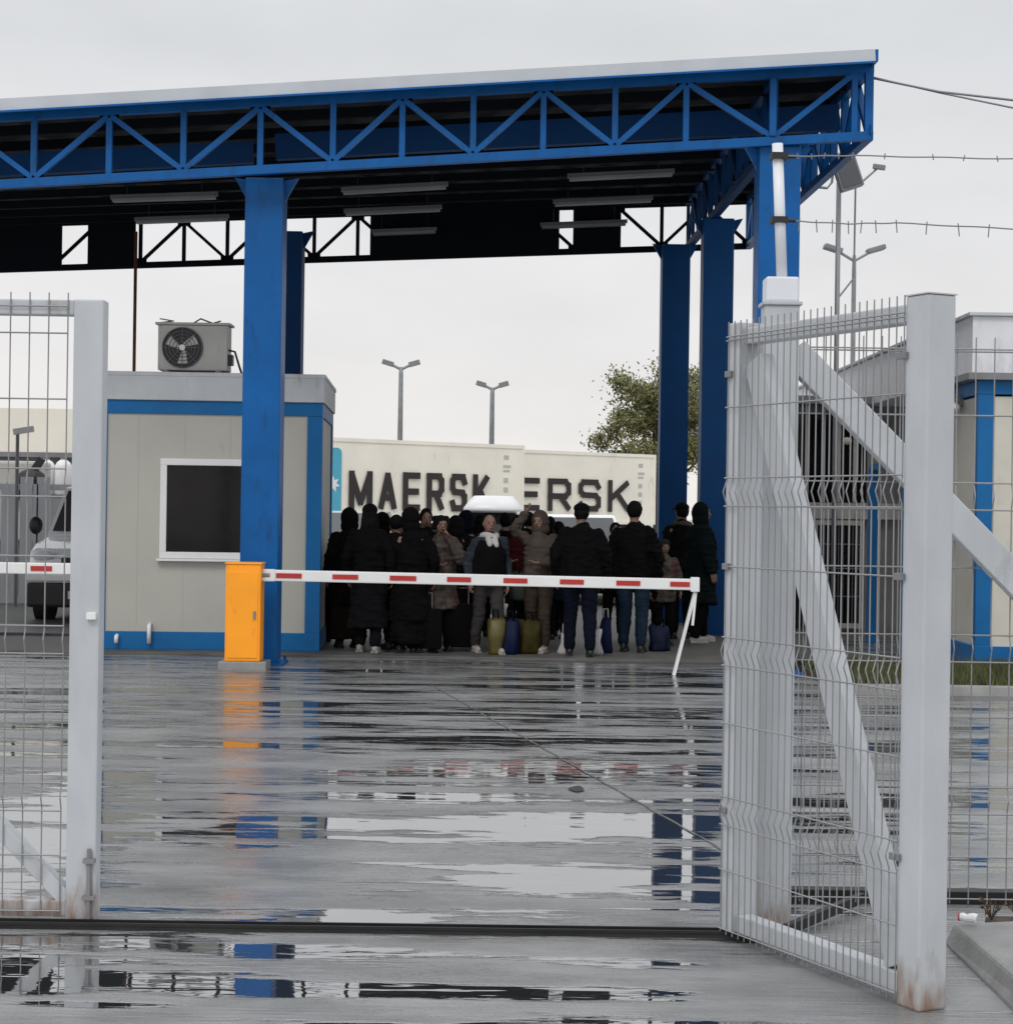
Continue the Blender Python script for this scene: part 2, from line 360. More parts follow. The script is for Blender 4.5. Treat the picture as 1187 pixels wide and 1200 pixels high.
# edge post at the right corner and twin vertical over the corner column
t = MB(); t.bar(P(XR, DF, -.05), P(XR, DF, TH+.05), .085); 
cbuild(t, 'corner_post', M['blue'])
t = MB(); t.bar(P(2.70, DF-.03, 0.05), P(2.70, DF-.03, TH-.05), .07); cbuild(t, 'corner_post', M['blue'])
# right side truss
truss(P(XR, DF), P(XR, DB), [i/14 for i in range(15)], True, M['blue'], web=.08)
# inner trusses along the depth at the column lines and the rear truss
for X in (2.75,): truss(P(X, DF+.1), P(X, DB-.1), [i/12 for i in range(13)], True, M['darkshadeblue'], web=.05)
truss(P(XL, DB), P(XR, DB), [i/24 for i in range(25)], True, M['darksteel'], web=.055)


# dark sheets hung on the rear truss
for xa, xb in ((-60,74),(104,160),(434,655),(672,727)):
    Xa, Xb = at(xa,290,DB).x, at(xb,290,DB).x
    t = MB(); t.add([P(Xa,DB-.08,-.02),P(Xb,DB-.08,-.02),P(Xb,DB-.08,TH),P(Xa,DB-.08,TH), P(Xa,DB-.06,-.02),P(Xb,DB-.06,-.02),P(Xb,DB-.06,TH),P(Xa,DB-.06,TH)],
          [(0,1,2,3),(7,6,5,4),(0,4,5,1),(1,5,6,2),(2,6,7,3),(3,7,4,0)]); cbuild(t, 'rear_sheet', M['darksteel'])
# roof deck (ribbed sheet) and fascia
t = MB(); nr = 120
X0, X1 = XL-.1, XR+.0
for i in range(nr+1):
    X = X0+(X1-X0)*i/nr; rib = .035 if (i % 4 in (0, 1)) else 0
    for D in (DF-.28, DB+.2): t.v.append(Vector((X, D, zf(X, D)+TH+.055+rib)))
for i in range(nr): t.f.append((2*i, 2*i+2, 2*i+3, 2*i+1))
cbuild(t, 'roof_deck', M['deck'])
t = MB(); t.bar(P(X0, DF-.31, TH+.072), P(X1, DF-.31, TH+.072), .03, .125); cbuild(t, 'fascia', M['fascia'])
t = MB(); t.bar(P(X1+.017, DF-.32, TH+.072), P(X1+.017, DB+.2, TH+.072), .03, .12); cbuild(t, 'fascia', M['blue'])
t = MB(); t.bar(P(X0, DF-.335, TH-.0), P(X1, DF-.335, TH-.0), .02, .02); cbuild(t, 'gutter_edge', M['blue'])
for D in [DF+.8+1.05*i for i in range(9)]:
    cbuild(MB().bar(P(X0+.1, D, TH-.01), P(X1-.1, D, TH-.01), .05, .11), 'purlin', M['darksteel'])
# cross beam in shade-darkened blue behind the front truss
t = MB(); t.bar(P(-2.6, DF+1.2, .42), P(3.6, DF+1.2, .42), .12, .28); cbuild(t, 'beam', M['darkshadeblue'])
t = MB(); t.bar(P(-12, DF+1.2, .38), P(-2.85, DF+1.2, .38), .12, .24); cbuild(t, 'beam', M['darkshadeblue'])
# columns
def column(x, D, w, top=None, m='blue', ybase=None):
    X = at(x, 600, D).x; zt = zf(X, D)-.05
    t = MB(); t.box(X-w/2, X+w/2, D-w/2, D+w/2, .012, zt); c = cbuild(t, 'column', M[m], bevel=.012)
    t = MB(); t.box(X-w*.68, X+w*.68, D-w*.68, D+w*.68, 0, .045 if D > 20.7 else .025)
    for sx in (-1,1):
        for sy in (-1,1): t.tube([(X+sx*w*.6, D+sy*w*.6, .02), (X+sx*w*.6, D+sy*w*.6, .075)], .018, 6)
    pp = cbuild(t, 'base_plate', M[m]); pp.parent = c
    for s_ in (-1, 1):                             # knee brackets under the truss
        t = MB(); t.add([(X+s_*w/2, D-.02, zt), (X+s_*(w/2+.14), D-.02, zt+.03), (X+s_*w/2, D-.02, zt-.22), (X+s_*w/2, D+.02, zt), (X+s_*(w/2+.14), D+.02, zt+.03), (X+s_*w/2, D+.02, zt-.22)],
              [(0,1,2),(5,4,3),(0,3,4,1),(1,4,5,2),(2,5,3,0)])
        pp = cbuild(t, 'knee_bracket', M[m]); pp.parent = c
    return c
column(307, 19.95, .40); column(335, 24.9, .37, m='darkshadeblue')
column(905, 19.75, .43); column(836, 25.5, .41, m='shadeblue'); column(787, 28.4, .42, m='shadeblue')
# ceiling lamps, unlit
lamps = [((130,231),(255,227)),((158,257),(268,253)),((400,222),(525,215)),((403,247),(518,242)),((436,271),(512,268)),((665,206),(790,200)),((648,236),(765,231)),((633,263),(735,259))]
names = ['leftmost long', 'long grey strip light, lower left', 'long grey', '', '', '', '', '']
lab = ['unlit grey strip light under the roof, upper of the two left of the wide column',
       'unlit grey strip light under the roof, lower of the two left of the wide column',
       'unlit grey strip light under the roof middle, top of its three',
       'unlit grey strip light under the roof middle, second of its three',
       'unlit grey strip light under the roof middle, lowest of its three',
       'unlit grey strip light near the right columns, top of its three',
       'unlit grey strip light near the right columns, second of its three',
       'unlit grey strip light near the right columns, lowest and partly hidden']
M['lampgrey'] = mat('lamp_diffuser', (.30, .33, .33), .6)
for i, (a, b) in enumerate(lamps):
    D = 24.0
    xm, ym = (a[0]+b[0])/2, (a[1]+b[1])/2
    for _ in range(40):
        p = at(xm, ym, D); D += (zf(p.x, min(D, 29))+.5-p.z)*3
    D = min(D, 28.95)
    pa, pb = at(*a, D), at(*b, D); c = (pa+pb)/2
    L_ = thing('ceiling_light', lab[i], 'ceiling light', c, 0, 'unlit strip lights under the canopy')
    dr = (pb-pa); h = dr/2
    MB().bar(-h, h, .10, .05).build('lamp_housing', M['grey'], L_)
    MB().bar(-h*.96-Vector((0,0,.045)), h*.96-Vector((0,0,.045)), .13, .036).build('diffuser', M['lampgrey'], L_)
    for s_ in (-.7, .7): MB().tube([h*s_+Vector((0,0,.02)), h*s_+Vector((0,0,zf(c.x, min(D,29))+TH-c.z))], .008, 5).build('hanger', M['black'], L_)

# ------------------------------------------------------------------ guard cabin on the left
D0 = 21.35; cl = at(108, 600, D0).x; crx = at(376, 600, D0).x
cb = thing('guard_cabin', 'beige portable cabin with blue trim and dark white-framed window', 'cabin', ((cl+crx)/2, D0, 0), math.radians(2.5))
W = (crx-cl)/2; dp = 2.5
def zz(y, D=D0, x=250): return at(x, y, D).z
zt, zb1, zb0 = zz(438), zz(470), zz(486)
zl1, zl0 = zz(741), zz(762)
MB().box(-W+.02, W-.02, .02, dp-.02, .12, zb1-.01).build('wall', M['panel'], cb, bevel=.004)
t = MB()
for i in range(1, 5):                              # panel seams
    t.box(-W+2*W*i/5-.002, -W+2*W*i/5+.002, .017, .024, zl1, zb0)
t.build('panel_seam', M['panel'], cb)
t = MB(); t.box(-W, W, 0, dp, zb0, zb1); t.build('top_band', M['cabblue'], cb, bevel=.006)
t = MB(); t.box(-W, W, -.003, dp+.003, zl0, zl1); t.build('bottom_band', M['cabblue'], cb, bevel=.006)
for sx in (-1, 1):
    for yy in (0, dp-.17): MB().box(sx*W-(.17 if sx > 0 else 0), sx*W+(0 if sx > 0 else .17), yy-.001, yy+.171, zl1+.001, zb0-.001).build('corner_post', M['cabblue'], cb, bevel=.006)
t = MB(); t.box(-W-.03, W+.02, -.03, dp+.03, zb1+.001, zt); r_ = t.build('roof', M['roofgrey'], cb, bevel=.012)
MB().box(-W-.036, W+.03, -.038, dp+.038, zt-.035, zt+.012).build('roof_rim', M['roofgrey'], r_, bevel=.006)
t = MB(); t.box(-W+.05, W-.1, .06, dp-.06, .0, .115); t.build('foundation', M['kerb'], cb)
def X_(x): return at(x, 600, D0).x-(cl+crx)/2
wx0, wx1 = X_(188), X_(324); wz1, wz0 = zz(538), zz(655)
fr = MB(); w = .075
fr.box(wx0, wx1, -.03, .03, wz1-w, wz1).box(wx0, wx1, -.03, .03, wz0, wz0+w).box(wx0, wx0+w, -.028, .03, wz0+w, wz1-w).box(wx1-w, wx1, -.028, .03, wz0+w, wz1-w)
wn_ = fr.build('window', M['white'], cb, bevel=.006)
MB().box(wx0+w, wx1-w, -.004, .006, wz0+w, wz1-w).build('pane', M['glass'], wn_)
MB().box(wx0-.03, wx1+.03, -.06, .0, wz0-.03, wz0-.003).build('sill', M['white'], wn_, bevel=.004)
for xx in (140, 178):
    p = X_(xx); MB().tube([(p, -.05, .10), (p, -.05, .30 if xx > 150 else .17), (p, .02, .32 if xx > 150 else .19)], .025, 8).build('drain_pipe', M['pipewhite'], cb, smooth=True)
# air conditioner outdoor unit on the roof
ax = at(228, 438, D0+.35)
ac = thing('air_conditioner', 'weathered grey air conditioning unit with round dark fan on the cabin roof', 'air conditioner', (ax.x, D0+.35, zt))
MB().box(-.40, .40, -.16, .16, .05, .57).build('casing', M['acgrey'], ac, bevel=.015)
MB().box(-.43, .43, -.18, .18, .572, .60).build('lid', M['acgrey'], ac, bevel=.006)
def disc(mb, c, r, y, n=32): mb.tube([(c[0], y, c[1]), (c[0], y-.012, c[1])], r, n)
t = MB(); disc(t, (-.115, .31), .235, -.158); fan = t.build('fan_opening', M['black'], ac)
t = MB()
for r in (.23, .19, .15, .11, .07):
    pts = [(-.115+r*math.cos(a), -.182, .31+r*math.sin(a)) for a in [k*PI/16 for k in range(33)]]; t.tube(pts, .004, 4)
for k in range(8):
    a = k*PI/4; t.tube([(-.115, -.186, .31), (-.115+.23*math.cos(a), -.186, .31+.23*math.sin(a))], .004, 4)
t.build('fan_grille', M['grey'], fan)
t = MB()
for k in range(3):
    a = k*2*PI/3+.5; ca, sa = math.cos(a), math.sin(a)
    t.add([(-.115+.03*ca, -.172, .31+.03*sa), (-.115+.19*math.cos(a-.28), -.174, .31+.19*math.sin(a-.28)), (-.115+.2*math.cos(a+.35), -.178, .31+.2*math.sin(a+.35)), (-.115+.05*math.cos(a+.9), -.175, .31+.05*math.sin(a+.9))], [(0,1,2,3)])
t.build('fan_blade', M['acgrey'], fan)
t = MB(); t.tube([(-.115,-.172,.31),(-.115,-.192,.31)], .035, 12); t.build('fan_hub', M['white'], fan)
t = MB()
for sx in (-.3, .3): t.box(sx-.03, sx+.03, -.22, .22, .0, .05)
t.build('foot_rail', M['grey'], ac)
t = MB(); t.tube([(.38,-.05,.3),(.47,-.05,.28),(.52,-.05,.12),(.55,.05,-.0)], .014, 6); t.box(.40,.45,-.12,.02,.12,.24); t.build('pipework', M['black'], ac)
t = MB(); t.tube([(-.38,-.1,.60),(-.25,0,.63),(-.42,.05,.66)], .008, 5); t.tube([(.0,-.1,.60),(.06,0,.66),(.2,.02,.61),(.3,-.05,.63)], .01, 5); t.build('cable', M['grey'], ac)
# rusty rod behind the cabin
a = at(157, 438, 24.6)
t = MB(); t.tube([Vector((a.x, 24.6, .07)), Vector((a.x, 24.6, zf(a.x, 24.6)+.02))], .022, 8)
tag(t.build('drain_pipe', M['rust'], smooth=True), 'thin rusty pipe rising behind the cabin roof to the canopy', 'pipe')
M_c = at(118, 600, 21.0)

# ------------------------------------------------------------------ traffic barrier
def barrier_arm(root, L0, L1, z0, z1, stripes, m=None):
    a, b = Vector((L0, 0, z0)), Vector((L1, 0, z1))
    arm = MB().bar(a, b, .07, .115, ref=(0,0,1)).build('arm', M['white'], root, bevel=.012)
    d = (b-a).normalized(); up = Vector((-d.z, 0, d.x))
    for s0, s1 in stripes:
        pa, pb = a+d*s0, a+d*s1
        pa, pb = pa+Vector((0,-.038,0)), pb+Vector((0,-.038,0))
        MB().bar(pa, pb, .008, .05).build('stripe', M['red'], arm)
    return arm
bx = at(286, 773, 19.3); bx.z = 0; Db = bx.y
br = thing('barrier_gate', 'orange barrier box with long white arm and red dashes, lowered across the lane', 'barrier', bx)
MB().box(-.18, .18, -.15, .15, .085, 1.075).build('housing', M['orange'], br, bevel=.012)
MB().box(-.188, .188, -.16, .16, 1.076, 1.095).build('lid', M['orange'], br, bevel=.006)
MB().box(-.24, .25, -.20, .20, -.02, .084).build('plinth', M['kerb'], br, bevel=.01)
MB().box(-.155, .155, -.159, -.151, .12, 1.0).build('door_panel', M['orange'], br, bevel=.003)
q = MB(); q.box(.11, .135, -.170, -.1595, .52, .60); q.build('lock', M['grey'], br)
aR = at(812, 685, Db); aL = at(309, 674, Db)
ppm = F/Db
st = [((s-307)/ppm, (e_-307)/ppm) for s, e_ in ((322,352),(388,418),(455,486),(522,550),(588,616),(654,682),(720,748),(783,806))]
barrier_arm(br, aL.x-bx.x-.0, aR.x-bx.x, aL.z, aR.z, st)
MB().tube([(.17,-.0,aL.z),(.26,0,aL.z)], .05, 14).build('pivot', M['grey'], br)
MB().bar((aL.x-bx.x-.01,.0,aL.z), (aL.x-bx.x+.12,.0,aL.z), .09, .125).build('arm_clamp', M['white'], br, bevel=.01)
e_ = Vector((aR.x-bx.x+.02, 0, aR.z)); g_ = at(789, 784, Db)
t = MB(); t.box(e_.x-.045, e_.x+.045, -.045, .045, e_.z-.075, e_.z+.075); t.build('end_cap', M['white'], br, bevel=.01)
t = MB(); t.bar(e_-Vector((0,0,.08)), Vector((g_.x-bx.x, -.05, .0)), .03, .03); t.build('support_leg', M['white'], br)
t = MB(); t.bar(e_+Vector((.01,0,-.08)), e_+Vector((-.02,-.01,-.42)), .025); t.build('latch', M['white'], br)
b2 = thing('barrier_gate', 'white barrier arm with a red dash behind the left gate leaf before the parked van', 'barrier', (-8.6, Db, 0))
z2 = at(40, 666, Db-.3).z; xe = at(103, 666, Db-.3).x+8.6
s0 = at(37, 666, Db-.3).x+8.6; s1 = at(62, 666, Db-.3).x+8.6
barrier_arm(b2, .1, xe, z2+.0, z2+.0, [(s0-.1, s1-.1), (s0-.75, s1-.75), (s0-1.4, s1-1.4), (s0-2.05, s1-2.05)]).location = (0,-.3,0)
MB().box(-.195, .195, -.16, .16, .0, 1.075).build('housing', M['orange'], b2, bevel=.012)
MB().bar((0,-.3,z2), (.4,-.3,z2), .09, .135).build('arm_clamp', M['white'], b2, bevel=.01)
MB().tube([(.0,-.3,z2),(0,-.12,z2)], .06, 14).build('pivot', M['grey'], b2)

# ------------------------------------------------------------------ mesh panels and gates
FOLDS = [(1.74), (1.12), (.50)]
SINGLES = [2.33, 2.07, 1.45, .84, .27]
def mesh_panel(o, u, v, Lw, pitch, z0, z1, r=.0028, folds=True, depth=.016, tips=.06):
    """welded wire mesh; o start, u along, v towards the viewer side"""
    mb = MB(); n = int(Lw/pitch); pr = [(z0, 0)]
    if folds:
        for f in sorted(FOLDS+[.06]):
            if z0 < f-.05 and f+.05 < z1: pr += [(f-.045, 0), (f, depth), (f+.045, 0)]
    pr += [(z1+tips, 0)]
    for i in range(n+1):
        b = o+u*(pitch*i+(Lw-n*pitch)/2)
        mb.tube([b+v*d+Vector((0,0,z)) for z, d in pr], r, 4)
    zs = [s for s in SINGLES if z0 < s < z1]+[f+s for f in FOLDS for s in (-.055, .055) if folds and z0 < f < z1]+[z0+.02, z1-.02]
    for z in zs: mb.tube([o+v*.006+Vector((0,0,z)), o+u*Lw+v*.006+Vector((0,0,z))], r*1.15, 4)
    return mb
# left leaf
DL = 7.45; sx1 = (118-593.5)/F*DL; 
tl = at(107, 352, DL); bl = at(97, 1093, DL); stX = (tl.x+bl.x)/2; 
gl = thing('gate_leaf', 'grey steel gate leaf at left, frame filled with wire mesh and a low brace', 'gate', (stX, DL, 0))
Hl = tl.z; wl = .118
s_ = MB().box(-wl/2, wl/2, -.05, .05, .005, Hl).build('stile', M['galvrust'], gl, bevel=.008)
XLL = -2.35
MB().box(XLL-wl, XLL, -.05, .05, .02, Hl).build('stile', M['galvrust'], gl, bevel=.008)
MB().box(XLL, -wl/2, -.04, .04, Hl-.062, Hl-.002).build('top_rail', M['galv'], gl, bevel=.006)
MB().box(XLL, -wl/2, -.04, .04, .025, .09).build('bottom_rail', M['galvrust'], gl, bevel=.006)
MB().bar((-wl/2-.0, .0, .09), (XLL, 0, 1.55+1.1*.0+.9), .06, .075, ref=(0,1,0)).build('brace', M['galv'], gl, bevel=.004)
mp_ = mesh_panel(Vector((XLL, -.045, 0)), Vector((1,0,0)), Vector((0,-1,0)), -XLL-wl/2-.02, .0755, .03, Hl-.01, r=.0028, tips=.035, depth=.02)
mp_.build('wire_mesh', M['wire'], gl)
t = MB(); t.box(.03, .042, -.075, -.055, 0.02, .25); t.box(.015, .06, -.085, -.05, .245, .262); t.tube([(.036,-.065,.0),(.036,-.065,.30)], .009, 8); t.box(.012,.06,-.08,-.05,.10,.115); t.build('drop_bolt', M['grey'], gl)
zk = at(112, 721, DL).z
t = MB(); t.box(.012, .05, -.075, -.045, zk-.014, zk+.014); t.build('latch', M['white'], gl, bevel=.003)

# right leaf, standing open towards the camera
fa = gp(864, 1099); ne = gp(1079, 1180)
u = (ne-fa); Lg = u.length; u.normalize(); vv = Vector((-u.y, u.x, 0))
if vv.x > 0: vv = -vv                              # mesh side faces left, towards the opening
gr = thing('gate_leaf', 'narrow grey steel gate leaf at right, swung open towards the viewer with spiked mesh', 'gate', fa)
Hr = 2.40; sw = .118
def rb(a0, a1, b0, b1, z0, z1):                    # box in leaf axes
    c = u*((a0+a1)/2)+vv*((b0+b1)/2)+Vector((0,0,(z0+z1)/2))
    return MB().obox(c, u, vv, Vector((0,0,1)), abs(a1-a0)/2, abs(b1-b0)/2, (z1-z0)/2)
rb(Lg-sw/2, Lg+sw/2, -sw/2, sw/2, .0, Hr).build('stile', M['galvrust'], gr, bevel=.008)
rb(-.04, .04, -sw/2, sw/2, .03, Hr).build('stile', M['galv'], gr, bevel=.008)
rb(.042, Lg-sw/2, -.035, .035, Hr-.085, Hr-.022).build('top_rail', M['galv'], gr, bevel=.006)
rb(.042, Lg-sw/2, -.035, .035, .03, .10).build('bottom_rail', M['galv'], gr, bevel=.006)
a = u*.09+Vector((0,0,Hr-.15)); b = u*(Lg-.10)+Vector((0,0,.12))
MB().bar(a, b, .06, .12, ref=tuple(u)).build('brace', M['galv'], gr, bevel=.004)
# hinge plates and mesh
mp_ = mesh_panel(u*-.03+vv*(sw/2+.006), u, vv, Lg-.02, .0415, .02, Hr-.035, r=.0026, tips=.04, depth=.016)
mp_.build('wire_mesh', M['wire'], gr)
t = MB()
for z in (.35, 1.2, 2.1): t.add([], []); t.tube([u*-.06+Vector((0,0,z-.06)), u*-.06+Vector((0,0,z+.06))], .018, 8)
t.build('hinge', M['galv'], gr)

rb(Lg-sw/2-.003, Lg+sw/2+.003, -sw/2-.003, sw/2+.003, Hr+.0005, Hr+.005).build('end_cap', M['galv'], gr)
for z_ in (.22, 2.12): rb(Lg-sw/2-.10, Lg-sw/2-.002, -.045, -.037, z_-.05, z_+.05).build('weld_plate', M['galv'], gr)
for z_ in (.5, 1.45, 2.2):
    rb(Lg-sw/2-.03, Lg-sw/2+.02, sw/2+.002, sw/2+.016, z_-.012, z_+.012).build('mesh_clip', M['grey'], gr, bevel=.002)
    rb(-.035, .005, sw/2+.002, sw/2+.016, z_-.012, z_+.012).build('mesh_clip', M['grey'], gr, bevel=.002)
# fixed post, its stay and the string pole
DP = 7.62; px = at(905, 1098, DP).x; ptop = at(915, 340, DP)
gpst = thing('gate_post', 'tall grey square gate post behind the open right leaf, braced by a slanting stay', 'post', (px, DP, 0))
MB().box(-.075, .065, -.065, .065, 0, 2.50).build('shaft', M['galvrust'], gpst, bevel=.006)
MB().box(-.085, .075, -.075, .075, 2.50, 2.515).build('cap', M['galv'], gpst, bevel=.004)
a = Vector((.05, 0, at(925, 412, DP).z)); b = Vector((a.x+a.z-.03, 0, .03))
MB().bar(a, b, .09, .118, ref=(0,0,1)).build('stay', M['galv'], gpst, bevel=.006)
MB().box(b.x-.15, b.x+.15, -.1, .1, 0, .04).build('stay_foot', M['kerb'], gpst)
hp = thing('cable_pole', 'thin white tube standing on the gate post and carrying light strings', 'pole', (px-.005, DP, 2.515))
MB().box(-.065, .065, -.065, .065, 0, .10).build('socket_box', M['pipewhite'], hp, bevel=.008)
tp = at(911, 168, DP)-Vector((px-.005, DP, 2.515))
MB().tube([(.005,0,.10), tp], .022, 12).build('tube', M['pipewhite'], hp, smooth=True)
for y in (183, 258):
    t = MB()
    q = at(912, y, DP)-Vector((px-.005, DP, 2.515)); t.box(q.x-.03, q.x+.035, -.035, .035, q.z-.012, q.z+.012); t.tube([q, q+Vector((.07,0,0))], .009, 6)
    t.build('clamp', M['black'], hp)
# fence to the right of the post
fx0 = px+.08
fn = thing('mesh_fence', 'green grey welded wire fence panel right of the gate post', 'fence', (fx0, DP+.03, 0))
mesh_panel(Vector((0,0,0)), Vector((1,0,0)), Vector((0,-1,0)), 3.2, .0765, .08, 2.36, r=.0028, tips=.03, depth=.02).build('wire_mesh', M['wire'], fn)
MB().box(3.2, 3.26, -.03, .03, 0, 2.45).build('fence_post', M['galv'], fn)
t = MB(); t.box(px+.1, 6, 8.02, 8.10, 0, .055); tag(t.build('ground_rail', M['rail'], bevel=.004), 'black steel bar lying along the ground behind the wire fence', 'rail')
a, b = gp(921, 1099), gp(1010, 1066)
t = MB(); t.bar(a+Vector((0,0,.03)), b+Vector((0,0,.05)), .03, .04); tag(t.build('steel_bar', M['rail']), 'short dark steel bar lying behind the open right gate leaf', 'bar')

# kerb, dirt, litter at the bottom right
kb = MB()
x0, x1 = 1.78, 1.99
kb.add([(x0-.06,5.2,0),(x1+.0,5.2,0),(x1+.02,7.28,0),(x0-.06,7.28,0),(x0-.0,5.2,.085),(x1+.0,5.2,.10),(x1+.0,7.25,.10),(x0-.03,7.25,.085)],
       [(0,3,2,1),(4,5,6,7),(0,1,5,4),(1,2,6,5),(2,3,7,6),(3,0,4,7)])
struct(kb.build('kerb', M['kerb'], bevel=.012))
struct(MB().box(1.95, 5, 7.40, 7.58, -.02, .05).build('soil_strip', M['soil'], bevel=.02))
for k, (x, y) in enumerate(((1153,1085),(1180,1083))):
    p = gp(x, y); w_ = thing('weed', ['small dry brown weed by the kerb end, nearest the post', 'small dry brown weed by the kerb end, at the right picture edge'][k], 'plant', (p.x, 7.5, .045))
    t = MB(); lf = MB()
    for j in range(7):
        a = random.uniform(0, 2*PI); h = random.uniform(.04, .09); e2 = Vector((math.cos(a)*.04, math.sin(a)*.04, h)); t.tube([(0,0,0), e2*.6+Vector((0,0,.01)), e2], .0025, 4)
        for q in range(5):
            c = e2*random.uniform(.4, 1.1); s2 = .012
            lf.add([c+Vector((random.uniform(-s2,s2), random.uniform(-s2,s2), random.uniform(-s2,s2))) for _ in range(3)], [(0,1,2)])
    t.build('stem', M['bark'], w_); lf.build('foliage', mat('dry_leaf', (.10,.06,.025), .8), w_)
p = at(1134, 1100, 7.2)
cu = thing('paper_cup', 'crushed white and red paper cup lying on the kerb end', 'litter', (p.x, 7.2, .118), -.5); cu.scale = (.6,.6,.6)
t = MB(); rr = [Vector((-.055+.022*i, 0, .004*math.sin(i*2))) for i in range(6)]; t.tube(rr, [.024,.027,.025,.030,.031,.034], 12); t.build('cup_body', M['white'], cu)
t = MB(); t.tube([(-.060,0,0),(-.05,0,0)], .0262, 12); t.build('cup_base', M['red'], cu)

# ------------------------------------------------------------------ module building on the right
X0 = 5.16
mb_ = thing('module_cabin', 'cream site cabin with blue steel frame behind the right fence', 'cabin', (X0, 20.6, 0))
MB().box(.03, 6, .03, 2.35, .1, 3.0).build('wall', M['cream'], mb_, bevel=.004)
for (xx, yy) in ((0,0),(0,2.22),(5.85,0)): MB().box(xx, xx+.17, yy, yy+.16, .08, 3.02).build('corner_post', M['cabblue'], mb_, bevel=.006)
MB().box(-.005, 6.03, -.005, 2.39, 3.021, 3.17).build('top_beam', M['cabblue'], mb_, bevel=.006)
MB().box(-.005, 6.03, -.005, 2.39, .02, .25).build('bottom_beam', M['cabblue'], mb_, bevel=.006)
MB().box(.9, 1.0, -.01, .03, .26, 3.0).build('seam_post', M['cabblue'], mb_)
MB().box(-.14, 6.1, -.12, 2.5, 3.172, 3.25).build('eaves', M['grey'], mb_, bevel=.006)
lt = thing('wall_lamp', 'white bulkhead lamp on the cream cabin wall behind the fence', 'lamp', at(1127, 478, 21.2).xyz)
lt.location = (X0-.02, 21.45, at(1127, 478, 21.4).z)
t = MB(); t.ell((-.06,0,0), .075, .19, .07); t.build('lamp_shade', M['white'], lt, smooth=True); MB().box(-.04,.05,-.06,.06,.02,.16).build('bracket', M['grey'], lt)
ub = thing('roof_store', 'pale grey sheeted box standing above the cream site cabin', 'roof box', (X0, 20.9, 3.25))
MB().box(.0, 6.0, 0, 13, 0, .66).build('wall', mat('pale_sheet', (.72,.73,.75), .5, var=.08, dirt=((.4,.4,.4), .15, 1.5)), ub, bevel=.01)
MB().box(-.05, 6.05, -.05, 13.05, .661, .70).build('roof_rim', M['roofgrey'], ub, bevel=.006)
# grey annexe facing the lane
an = thing('annexe', 'dark grey glazed annexe with barred door behind the open right gate leaf', 'building', (4.2, 27, 0))
zt2 = 3.25
MB().box(-.15, 1.9, .05, 7, 0, zt2).build('wall', M['graywall'], an)
MB().box(-.45, 1.95, -.35, 7, zt2+.001, zt2+.12).build('roof', M['grey'], an, bevel=.01)
MB().box(-.20, 1.9, -.06, .04, 1.62, 1.85).build('lintel', M['acgrey'], an)
for k in range(5): MB().box(-.15+.23*k, -.10+.23*k, -.03, .048, 1.86, zt2-.01).build('mullion', M['acgrey'], an)
MB().box(-.10, .97, .0, .049, 1.86, zt2-.12).build('window', M['glass'], an)
dr_ = MB(); dr_.box(.22, .27, -.05, .045, .05, 1.6).box(.88, .93, -.05, .045, .05, 1.6).box(.27, .88, -.05, .045, 1.53, 1.6).box(.27,.88,-.05,.045,.05,.12)
door = dr_.build('door', M['acgrey'], an)
MB().box(.272, .878, -.01, .04, .121, 1.529).build('pane', M['glass'], door)
t = MB()
for k in range(9): t.box(.30+.068*k, .31+.068*k, -.035, -.02, .12, 1.53)
for z in (.5, .9, 1.25): t.box(.27, .88, -.037, -.022, z, z+.015)
t.build('door_bars', M['grey'], door)
MB().box(-.15, .20, -.02, .045, .05, 1.6).build('side_window', M['glass'], an)
lx = at(996, 516, 26.6); ll = thing('wall_lamp', 'small round cream lamp on the dark annexe front', 'lamp', (lx.x, 26.85, lx.z))
MB().ell((0,-.03,0), .07, .05, .055).build('lamp_shade', M['cream'], ll, smooth=True); MB().box(-.03,.03,0,.13,-.02,.02).build('bracket', M['grey'], ll)
bpst = thing('steel_frame_wall', 'blue steel door frame beside the dark annexe', 'frame', (5.0, 23.4, 0))
MB().box(-.06,.09,0,.12,0,2.3).build('post', M['cabblue'], bpst, bevel=.004); MB().box(-.25,-.14,1.2,1.3,0,2.3).build('post', M['cabblue'], bpst, bevel=.004)
MB().bar((.0,.06,2.31),(-.2,1.25,2.31), .08).build('lintel', M['cabblue'], bpst)

# ------------------------------------------------------------------ masts and floodlight on the right
def street_lamp(x, ytop, D, span, label, grp='double armed street lamps', lean=0, zbase=0):
    p = at(x, ytop, D); H = p.z
    L_ = thing('street_lamp', label, 'street lamp', (p.x, D, zbase), 0, grp)
    s = F/D; r = 2.6/s; hw = span/2/s
    MB().tube([(0,0,0),(0,0,H-.3-zbase),(0,0,H-zbase)], [r*1.5, r, r*.8], 8).build('pole', M['pole'], L_, smooth=True)
    for q in (-1, 1):
        c = Vector((0,0,H-zbase)); e2 = Vector((q*hw*.95, 0, H+hw*.28-zbase))
        arm = MB().tube([c-Vector((0,0,.1)), c.lerp(e2,.5)+Vector((0,0,-.03)), e2], r*.7, 6).build('arm', M['pole'], L_)
        d = (e2-c).normalized(); up = Vector((0,0,1)); sd_ = Vector((0,1,0))
        MB().obox(e2-d*hw*.22, d, sd_, d.cross(sd_), hw*.32, .13, r*1.1).build('lamp_head', M['grey'], L_, bevel=.02)
street_lamp(1001, 299, 33, 68, 'double armed street lamp behind the open right gate leaf')
street_lamp(470, 430, 78, 42, 'left one of two distant street lamps behind the containers')
street_lamp(577, 454, 90, 36, 'right one of two distant street lamps behind the containers')
D = 26.0; p = at(983, 214, D)
